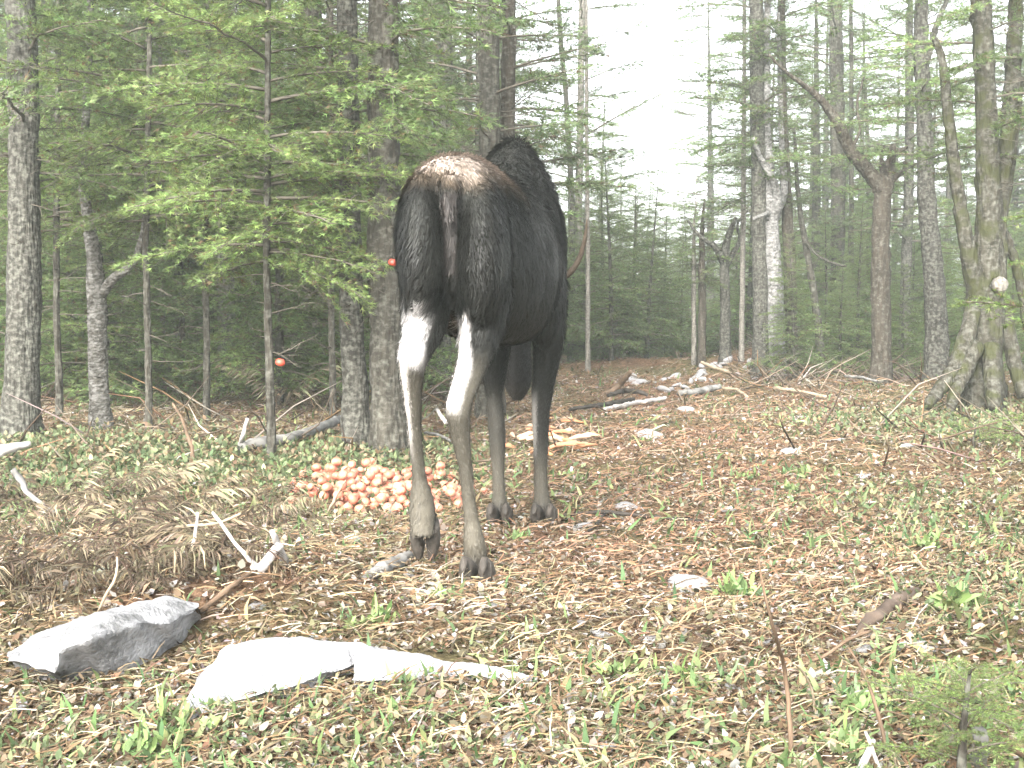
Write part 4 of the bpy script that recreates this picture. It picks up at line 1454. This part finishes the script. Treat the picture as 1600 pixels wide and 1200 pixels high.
# ------------------------------------------------------------------ apples
def apple_mesh(seed):
    rng = np.random.default_rng(seed)
    n, m = 14, 10
    R = []
    for i in range(m + 1):
        t = pi * i / m
        rr = sin(t) * (1 + .12 * cos(t)) + .02
        zz = -cos(t) * .9 - (.22 * math.exp(-(t - pi) ** 2 * 5) if t > 2 else 0) + (.12 * math.exp(-t ** 2 * 6))
        a = np.arange(n) / n * 2 * pi
        R.append(np.stack([rr * np.cos(a) * (1 + .04 * np.sin(3 * a + seed)), rr * np.sin(a), np.full(n, zz)], 1))
    V_, F_ = loft(R, False)
    F_ = np.array([f for f in F_ if len(f) == 4])
    b = np.clip(.5 + .5 * np.sin(V_[:, 0] * 2.2 + seed) + rng.normal(0, .1, len(V_)), 0, 1)[:, None]
    col = np.array([.38, .105, .065]) * b + np.array([.44, .22, .145]) * (1 - b)
    return mesh_np('apple', V_, F_, col, True)


APP = [apple_mesh(i) for i in range(5)]
for a_ in APP:
    a_.materials.append(M['apple'])
ra = np.random.default_rng(9)
placed = []
tries = 0
while len(placed) < 190 and tries < 6000:
    tries += 1
    if ra.random() < .92:
        px_, py_ = ra.normal(572, 66), ra.normal(768, 17)
    else:
        px_, py_ = ra.normal(715, 40), ra.normal(785, 12)
    if not (455 < px_ < 800 and 738 < py_ < 806) or (py_ > 790 and px_ < 520):
        continue
    g = G(px_, py_)
    r_ = ra.uniform(.024, .036)
    z = g[2] + r_ * .85
    for x2, y2, z2, r2 in placed:
        dd = math.hypot(g[0] - x2, g[1] - y2)
        if dd < (r_ + r2) * .95:
            z = max(z, z2 + math.sqrt(max(0, ((r_ + r2) * .95) ** 2 - dd * dd)))
    if z > g[2] + .13:
        continue
    placed.append((g[0], g[1], z, r_))
    o = link('apple', APP[len(placed) % 5], None, None, (g[0], g[1], z))
    o.scale = (r_,) * 3
    o.rotation_euler = tuple(ra.uniform(-.9, .9, 2)) + (ra.uniform(0, 6.28),)
    tag(o, 'salmon-orange apple in the heap on the ground left of the moose', 'apple', 'apples heaped beside the moose')
for px_, py_, d_, lab in ((438, 566, 9.1, 'single red apple hanging beside the thin fir stem'), (614, 410, 9.5, 'single red apple stuck on the scaly trunk beside the moose rump')):
    red = APP[0].copy()
    rc = np.tile([.42, .06, .035, 1.0], (len(red.vertices), 1)).astype(np.float32)
    red.color_attributes['Col'].data.foreach_set('color', rc.ravel())
    o = link('apple', red, None, None, D(px_, py_, d_))
    o.scale = (.034,) * 3
    o.rotation_euler = (.2, .1, 1.0)
    tag(o, lab, 'apple')

# ------------------------------------------------------------------ dead ferns
def frond_mesh(seed, L=.55, col=(.26, .17, .1)):
    rng = np.random.default_rng(seed)
    W = MB()
    m = 16
    s = np.linspace(0, 1, m)
    bend = rng.uniform(.5, 1.0)
    ax = np.stack([L * (s - .12 * s ** 2), .05 * L * np.sin(s * 3 + rng.uniform(0, 6)), L * (.55 * s - bend * s ** 2)], 1)
    c = jitter(col, 1, rng, .1)[0]
    V_, F_ = tube(ax, .003 * (1 - .7 * s) + .0008, 4)
    W.add(V_, F_, c * .8)
    for i in np.arange(2, m - .4, .5):
        i = int(i)
        for sd_ in (-1, 1):
            if rng.random() < .12:
                continue
            ln_ = L * .2 * math.sin(pi * min(1, (s[i] * .85 + .12))) * rng.uniform(.6, 1.1)
            w_ = .003 + .005 * rng.random()
            p = ax[i] + (ax[min(i + 1, m - 1)] - ax[i]) * rng.random()
            d = norm(np.array([.55 + rng.normal(0, .2), sd_ * 1.0, -rng.uniform(.2, 1.3)]))
            e = p + d * ln_ + np.array([0, 0, -.3 * ln_])
            mid_ = p + d * ln_ * .55
            t_ = np.array([1, 0, rng.normal(0, .6)]) * w_
            W.add(np.array([p, mid_ + t_, e, mid_ - t_]), np.array([[0, 1, 2, 3]]), jitter(col, 1, rng, .3)[0])
    return W.mesh('frond')


FR = [frond_mesh(800 + i, .5 + .06 * i, ((.10, .08, .053), (.06, .046, .031), (.17, .137, .094))[i % 3]) for i in range(6)]
for f_ in FR:
    f_.materials.append(M['litter'])
rfn = np.random.default_rng(17)
FERN = [(40, 850, .85), (110, 800, .9), (90, 900, .8), (190, 830, 1.0), (170, 900, .8), (250, 860, .9), (300, 800, .8), (330, 880, .75), (390, 820, .75), (440, 790, .6), (20, 930, .7),
        (265, 920, .7), (10, 790, .9), (220, 780, .8), (450, 850, .5)]
FERNLAB = ['dead brown fern clump at the left edge, below the dark branch', 'dead brown fern clump below the green ground cover, far left', 'dead brown fern clump above the left end of the undercut slab',
           'largest dead fern clump in the middle of the left bank', 'dead fern clump behind the tan stalk', 'dead fern clump behind the undercut slab', 'dead fern clump under the pale horizontal twig',
           'dead fern clump left of the bleached stub', 'dead fern clump below the arching pale branch', 'small dead fern clump left of the apple heap', 'dead fern clump at the left edge above the undercut slab',
           'dead fern clump touching the back of the undercut slab', 'dead fern clump at the left edge beside the dark branch', 'dead fern clump at the rim of the green ground cover', 'small dead fern clump right of the bleached stub']
for (px_, py_, s_), lab in zip(FERN, FERNLAB):
    g = G(px_, py_)
    root = empty('dead_fern', g, lab, 'fern', 'dead ferns on the left bank')
    for k in range(19):
        o = link('frond', FR[rfn.integers(len(FR))], None, root)
        o.location = (rfn.normal(0, .05), rfn.normal(0, .05), .02)
        o.rotation_euler = (rfn.normal(0, .3), rfn.normal(-.15, .3), rfn.uniform(0, 6.28))
        o.scale = (s_ * rfn.uniform(.5, 1.0),) * 3
for i in range(10):
    px_, py_ = rfn.uniform(420, 540), rfn.uniform(582, 650)
    g = G(px_, py_)
    root = empty('dead_fern', g, 'rusty dead fern tuft on the mound below the broad leaning trunk', 'fern', 'rusty ferns on the mound')
    for k in range(9):
        o = link('frond', FR[rfn.integers(len(FR))], None, root)
        o.rotation_euler = (rfn.normal(0, .3), rfn.normal(-.15, .3), rfn.uniform(0, 6.28))
        o.scale = (rfn.uniform(1.0, 1.6),) * 3

# ------------------------------------------------------------------ small green plants
def plant_mesh(seed, n=16, ln=.09, w=.018, up=.8, col=(.10, .17, .06)):
    rng = np.random.default_rng(seed)
    TV = np.array([[0, 0, 0], [.35, .5, .02], [.7, .38, 0], [1, 0, -.12], [.7, -.38, 0], [.35, -.5, .02]])
    TF = np.array([[0, 1, 5], [1, 2, 5], [2, 4, 5], [2, 3, 4]])
    az = rng.uniform(0, 6.28, n)
    pit = np.clip(rng.normal(up, .35, n), .05, 1.5)
    R = rotz(az) @ roty(-pit) @ rotx(rng.normal(0, .4, n))
    pos = np.stack([rng.normal(0, .02, n), rng.normal(0, .02, n), rng.uniform(0, ln * .6, n)], 1)
    l_ = ln * rng.uniform(.6, 1.2, n)
    S = np.stack([l_, np.full(n, w * 2) * rng.uniform(.7, 1.2, n), l_], 1)
    V_, F_, c = scatter(TV, TF, pos, R, S, jitter(col, n, rng, .25))
    return mesh_np('leaf_cluster', V_, F_, c)


PL = [plant_mesh(900 + i, (14, 18, 10, 16)[i % 4], (.05, .04, .065, .05)[i % 4], (.009, .008, .005, .010)[i % 4], (.7, .5, 1.0, .8)[i % 4], ((.13, .19, .07), (.17, .22, .09), (.10, .16, .07))[i % 3]) for i in range(8)]
for p_ in PL:
    p_.materials.append(M['leaves'])
SPRIG = [(1245, 745, 1.3, 'green leafy sprig below the flat grey stone on the path'), (1150, 940, 1.3, 'green upright sprig right of the long white stone'),
         (580, 985, 1.0, 'pale green sprig above the large white boulder'), (685, 935, .7, 'yellow-green sprig below the raised hoof'),
         (1165, 748, .8, 'dark green sprig left of the flat grey stone'), (1500, 960, 1.7, 'bushy green tuft right of the rusty bark log'),
         (1225, 770, 1.0, 'green tuft in the pale leaves of the path'), (895, 745, .7, 'small green sprig right of the front leg'),
         (820, 845, .8, 'small green sprig below the front hooves'), (1000, 1065, .9, 'blue-green sprig at the right end of the low ledge'),
         (1080, 1075, 1.0, 'green sprig right of the low ledge, below the middle'), (645, 1075, .7, 'green sprig growing at the low ledge'),
         (800, 1050, .6, 'small sprig at the tip of the low ledge'), (460, 735, 1.2, 'leafy green plant left of the apple heap'),
         (500, 720, 1.2, 'leafy green plant above the apple heap'), (535, 705, 1.1, 'leafy green plant at the foot of the close trunk pair'),
         (1340, 1115, 1.1, 'green blade tuft by the slanting leafless stem'), (270, 1150, 1.0, 'pale green tuft left of the large white boulder foot'),
         (240, 1185, 1.1, 'green tuft at the bottom edge, left'), (330, 1120, .7, 'green tuft beside the large white boulder foot'),
         (750, 900, .4, 'tiny yellow-green sprig at the planted hind hoof'), (1005, 690, .5, 'tiny sprig beside the largest white path stone'),
         (1560, 660, 1.5, 'leafy plant under the mossy trunk'), (1500, 680, 1.4, 'leafy plant before the mossy roots'),
         (1450, 860, 1.2, 'green tuft among the leaves at right'), (1300, 1180, 1.0, 'green tuft at the bottom edge beside the white stick')]
rg = np.random.default_rng(41)
for i, (px_, py_, s_, lab) in enumerate(SPRIG):
    g = G(px_, py_)
    root = empty('green_sprig', g, lab, 'plant')
    for k in range(5):
        o = link('leaf_cluster', PL[(i * 3 + k) % 8], None, root)
        o.location = (rg.normal(0, .045), rg.normal(0, .045), 0)
        o.scale = (s_ * rg.uniform(.8, 1.2),) * 3
        o.rotation_euler = (0, 0, rg.uniform(0, 6.28))

# near conifer seedling at the bottom right, and the sapling reaching in from the right edge
def small_fir(name, label, base, H, n, l0, l1, seed, z0=.05, azc=None, azw=pi):
    rng = np.random.default_rng(seed)
    P = np.array([base + [0, 0, -.05], base + [.01, .01, H * .5], base + [.02, 0, H]])
    r = np.array([.012, .009, .003])
    tf = trunk_fn(P, r)
    put_tree(name, base, label, 'tree', P, r, 'bark_spruce', rng, attach(tf, base[2] + z0, base[2] + H * .96, n, l0, l1, rng, .1, .5, azc, azw), BOUGH_FINE, None, .2, 6)


b_ = G(1575, 1196)
small_fir('fir_seedling', 'soft green fir seedling at the bottom right corner', np.array([.98, 2.75, float(height(.98, 2.75))]), .34, 16, .34, .16, 71)
small_fir('fir_seedling', 'soft green fir seedling left of the cut stump', G(1500, 1150), .16, 9, .26, .12, 72)
small_fir('pine_sapling', 'fir sapling at the right edge whose bough tips reach into the photo', np.array([2.22, 4.7, float(height(2.22, 4.7))]), 2.6, 30, .62, .4, 73, .3)
small_fir('fir_seedling', 'grey-green needle sprig in the leaves at right', G(1520, 705), .22, 7, .5, .2, 74)

# ------------------------------------------------------------------ litter and ground cover (uncountable)
rl = np.random.default_rng(99)
TVL = np.array([[0, 0, 0], [.3, .32, .06], [.7, .26, .02], [1, 0, .10], [.7, -.26, .05], [.3, -.32, -.02]])
TFL = np.array([[0, 1, 5], [1, 2, 5], [2, 4, 5], [2, 3, 4]])


def field(n, y0, y1, p=2.0, wide=.47, pad=.35):
    u = rl.random(n)
    e = 2 - p
    y = (y0 ** e + u * (y1 ** e - y0 ** e)) ** (1 / e) if abs(e) > 1e-6 else y0 * (y1 / y0) ** u
    x = rl.uniform(-1, 1, n) * (wide * y + pad)
    k = off_rocks(x, y)
    return x[k], y[k]


def off_rocks(x, y):
    keep = np.ones(len(x), bool)
    for poly in FOOT:
        ins = np.zeros(len(x), bool)
        j = len(poly) - 1
        for i in range(len(poly)):
            xi, yi = poly[i]
            xj, yj = poly[j]
            cr = ((yi > y) != (yj > y)) & (x < (xj - xi) * (y - yi) / (yj - yi + 1e-12) + xi)
            ins ^= cr
            j = i
        keep &= ~(ins & (rl.random(len(x)) < .97))
    return keep


def greenness(x, y):
    g = .95 * bump(x, y, -2.6, 8.6, 1.9, 2.0) + .5 * bump(x, y, 2.6, 5.2, 1.2, 2.2) + .2 * bump(x, y, .2, 3.2, 2.5, .9) + .4 * bump(x, y, 4.4, 11, 1.6, 3.5) + .3 * bump(x, y, -1.0, 10, 1.0, 1.0)
    return np.clip(g + .18 * snoise(x * 1.5, y * 1.5), 0, 1)


def pathness(x, y):
    cx = .9 + (y - 6) * .09
    return np.clip(1.15 * np.exp(-((x - cx) / (.75 + y * .06)) ** 2) * sstep(4.2, 6.0, y), 0, 1)


def choose(n, pal, w, dark=.52):
    pal = np.array(pal)
    i = rl.choice(len(pal), n, p=np.array(w) / sum(w))
    return np.clip(pal[i] * dark * np.exp(rl.normal(0, .27, (n, 1))) * (1 + rl.normal(0, .04, (n, 3))), .01, .8)


PAL = [(.38, .325, .265), (.50, .475, .45), (.12, .085, .055), (.23, .14, .085), (.17, .16, .09), (.28, .205, .135)]
# dry leaves
n = 60000
x, y = field(n, 2.7, 26, 1.75)
n = len(x)
pth = pathness(x, y)
z = height(x, y) + rl.uniform(.002, .022, n)
s = rl.uniform(.014, .038, n) * (1 + .025 * y)
R = rotz(rl.uniform(0, 6.28, n)) @ roty(rl.normal(0, .45, n)) @ rotx(rl.normal(0, .5, n))
col = choose(n, PAL, (3, 1.1, 2.8, 1.0, 1.8, 2.4))
colp = choose(n, PAL, (2.6, 1.1, 1.6, 2.2, .5, 3.0))
m_ = (rl.random(n) < pth)[:, None]
col = np.where(m_, colp, col)
V, F, c = scatter(TVL, TFL, np.stack([x, y, z], 1), R, np.stack([s, s * rl.uniform(.6, 1.2, n), s * rl.uniform(.5, 2, n)], 1), c if False else col)
tag(link('leaf_litter', mesh_np('leaf_litter', V, F, c), M['litter']), 'dry tan, white and rust leaves covering the forest floor', 'leaves', kind='stuff')
# crumbled leaf bits
n = 90000
x, y = field(n, 2.7, 22, 1.8)
n = len(x)
z = height(x, y) + rl.uniform(.001, .02, n)
s = rl.uniform(.010, .030, n) * (1 + .03 * y)
R = rotz(rl.uniform(0, 6.28, n)) @ roty(rl.normal(0, .5, n)) @ rotx(rl.normal(0, .5, n))
col = choose(n, PAL + [(.13, .15, .07)], (3, 1.3, 3.8, 1.2, 2, 2.4, 1.4))
V, F, c = scatter(TVL[[0, 1, 3, 5]], np.array([[0, 1, 3], [1, 2, 3]]), np.stack([x, y, z], 1), R, np.stack([s, s * rl.uniform(.6, 1.3, n), s], 1), col)
tag(link('leaf_crumbs', mesh_np('leaf_crumbs', V, F, c), M['litter']), 'crumbled brown and pale leaf bits between the dry leaves', 'leaves', kind='stuff')
# needles, straw and twiglets
n = 72000
x, y = field(n, 2.6, 24, 1.85)
n = len(x)
z = height(x, y) + rl.uniform(.001, .03, n)
TVS = np.array([[0, -.5, 0], [.5, -.5, .12], [1, -.3, 0], [1, .3, 0.02], [.5, .5, .12], [0, .5, 0.01]])
TFS = np.array([[0, 1, 4, 5], [1, 2, 3, 4]])
s = rl.uniform(.03, .11, n) * (1 + .03 * y)
R = rotz(rl.normal(.25, 1.0, n)) @ roty(rl.normal(0, .22, n)) @ rotx(rl.uniform(-1, 1, n))
w = rl.uniform(.0015, .0042, n) * (1 + .08 * y)
pth = pathness(x, y)
col = choose(n, [(.42, .33, .2), (.28, .18, .10), (.14, .09, .055), (.55, .48, .38), (.3, .27, .16)], (3, 3, 2, 1.3, 1.5))
colp = choose(n, [(.42, .245, .15), (.32, .18, .105), (.52, .37, .265), (.16, .09, .055)], (3, 2, 2.4, 1.6))
col = np.where((rl.random(n) < pth)[:, None], colp, col)
V, F, c = scatter(TVS, TFS, np.stack([x, y, z], 1), R, np.stack([s, w, s], 1), col)
tag(link('needle_litter', mesh_np('needle_litter', V, F, c), M['litter']), 'brown needles, straw and twiglets strewn over the ground', 'litter', kind='stuff')
# grass blades and low herbs
n = 80000
x, y = field(n, 2.6, 22, 1.7)
n = len(x)
gr = greenness(x, y)
k = rl.random(n) < gr * .6 + .02
x, y, gr = x[k], y[k], gr[k]
n = len(x)
z = height(x, y)
TVG = np.array([[0, -.5, 0], [0, .5, 0], [.5, .4, .10], [.5, -.4, .10], [1, 0, -.08]])
TFG = np.array([[0, 1, 2], [0, 2, 3], [3, 2, 4]])
s = rl.uniform(.03, .10, n) * (1 + .035 * y)
R = rotz(rl.uniform(0, 6.28, n)) @ roty(-np.clip(rl.normal(.8, .4, n), .1, 1.5)) @ rotx(rl.normal(0, .5, n))
w = rl.uniform(.005, .016, n) * (1 + .07 * y)
col = choose(n, [(.10, .16, .06), (.15, .2, .08), (.07, .12, .05), (.22, .24, .11), (.28, .22, .12)], (3, 2.6, 1.6, 1.6, .8), .85)
V, F, c = scatter(TVG, TFG, np.stack([x, y, z], 1), R, np.stack([s, w, s], 1), col)
tag(link('ground_cover', mesh_np('ground_cover', V, F, c), M['leaves']), 'low green herbs and grass growing through the litter', 'grass', kind='stuff')
# broad-leaved herbs in patches
xs, ys = [], []
for cx_, cy_, rx_, ry_, m_ in ((-2.7, 8.7, 1.0, .9, 4600), (-1.6, 8.9, .7, .7, 1800), (-1.1, 9.6, .4, .5, 2200), (-3.6, 10, .9, .8, 3000), (4.3, 11.5, .9, 1.3, 2400), (5.2, 13, .9, .7, 2200), (2.1, 4.6, .45, .6, 3000), (1.2, 3.4, .6, .35, 1600),
                               (-.2, 3.2, .8, .25, 1200), (-1.1, 3.3, .5, .25, 1200), (2.2, 7.3, .6, .6, 900)):
    xs.append(rl.normal(cx_, rx_, m_)); ys.append(rl.normal(cy_, ry_, m_))
x, y = np.concatenate(xs), np.concatenate(ys)
k = off_rocks(x, y) & (y > 2.5)
x, y = x[k], y[k]
n = len(x)
z = height(x, y) + rl.uniform(.0, .09, n) * np.clip(y / 9, .3, 1.2)
s = rl.uniform(.018, .04, n) * np.clip(y / 6, .8, 1.6)
R = rotz(rl.uniform(0, 6.28, n)) @ roty(-np.clip(rl.normal(.5, .4, n), -.2, 1.4)) @ rotx(rl.normal(0, .5, n))
col = choose(n, [(.12, .155, .075), (.16, .19, .10), (.09, .12, .055), (.22, .215, .12), (.26, .2, .125), (.16, .11, .065)], (3, 2.2, 1.8, 1.4, 1.4, 1.4), .8)
V, F, c = scatter(TVL, TFL, np.stack([x, y, z], 1), R, np.stack([s, s * .9, s], 1), col)
tag(link('herb_patch', mesh_np('herb_patch', V, F, c), M['leaves']), 'light green broad-leaved herbs in patches on the woodland floor', 'herbs', kind='stuff')
# woodland floor twigs and brush further back
W = MB()
for q_ in range(1350):
    y_ = rl.uniform(9, 26)
    x_ = rl.uniform(-1, 1) * (.46 * y_)
    if q_ >= 900:
        y_ = rl.uniform(17.5, 24)
        x_ = (rl.uniform(1150, 1480) - 800) / FPX * y_
    if q_ < 900 and pathness(np.array([x_]), np.array([y_]))[0] > .35 and rl.random() < .8:
        continue
    g_ = float(height(x_, y_))
    a_ = rl.uniform(0, 6.28)
    L_ = rl.uniform(.2, .9)
    e_ = rl.uniform(-.05, .7)
    d_ = np.array([cos(a_), sin(a_), e_]) * L_
    p_ = np.array([x_, y_, g_ + .01])
    cc = choose(1, [(.28, .22, .16), (.45, .40, .33), (.14, .10, .07), (.3, .18, .1)], (2, 1.2, 2, 1))[0]
    V_, F_ = tube(np.array([p_, p_ + d_ * .5 + rl.normal(0, .05, 3), p_ + d_]), [.009, .007, .002], 4)
    W.add(V_, F_, cc)
tag(link('brushwood', W.mesh('brushwood'), M['wood']), 'fallen twigs and brush scattered between the trunks', 'brush', kind='stuff')

# ------------------------------------------------------------------ added volume that veils the far trees, in place of lens glare
hm, N, L = new_mat('added_haze')
ho = N.new('ShaderNodeOutputMaterial')
hv = N.new('ShaderNodeVolumePrincipled')
hv.inputs['Color'].default_value = (.93, 1.0, .92, 1)
hv.inputs['Density'].default_value = 0.0037
hv.inputs['Anisotropy'].default_value = 0.3
L.new(hv.outputs[0], ho.inputs['Volume'])
hx, hy0, hy1, hz0, hz1 = 60, -20, 110, -1.6, 16.5
HV = np.array([[sx * hx, yy, zz] for zz in (hz0, hz1) for yy in (hy0, hy1) for sx in (-1, 1)])
HF = np.array([[0, 2, 3, 1], [4, 5, 7, 6], [0, 1, 5, 4], [2, 6, 7, 3], [0, 4, 6, 2], [1, 3, 7, 5]])
tag(link('added_haze', mesh_np('added_haze', HV, HF), hm), kind='stuff')
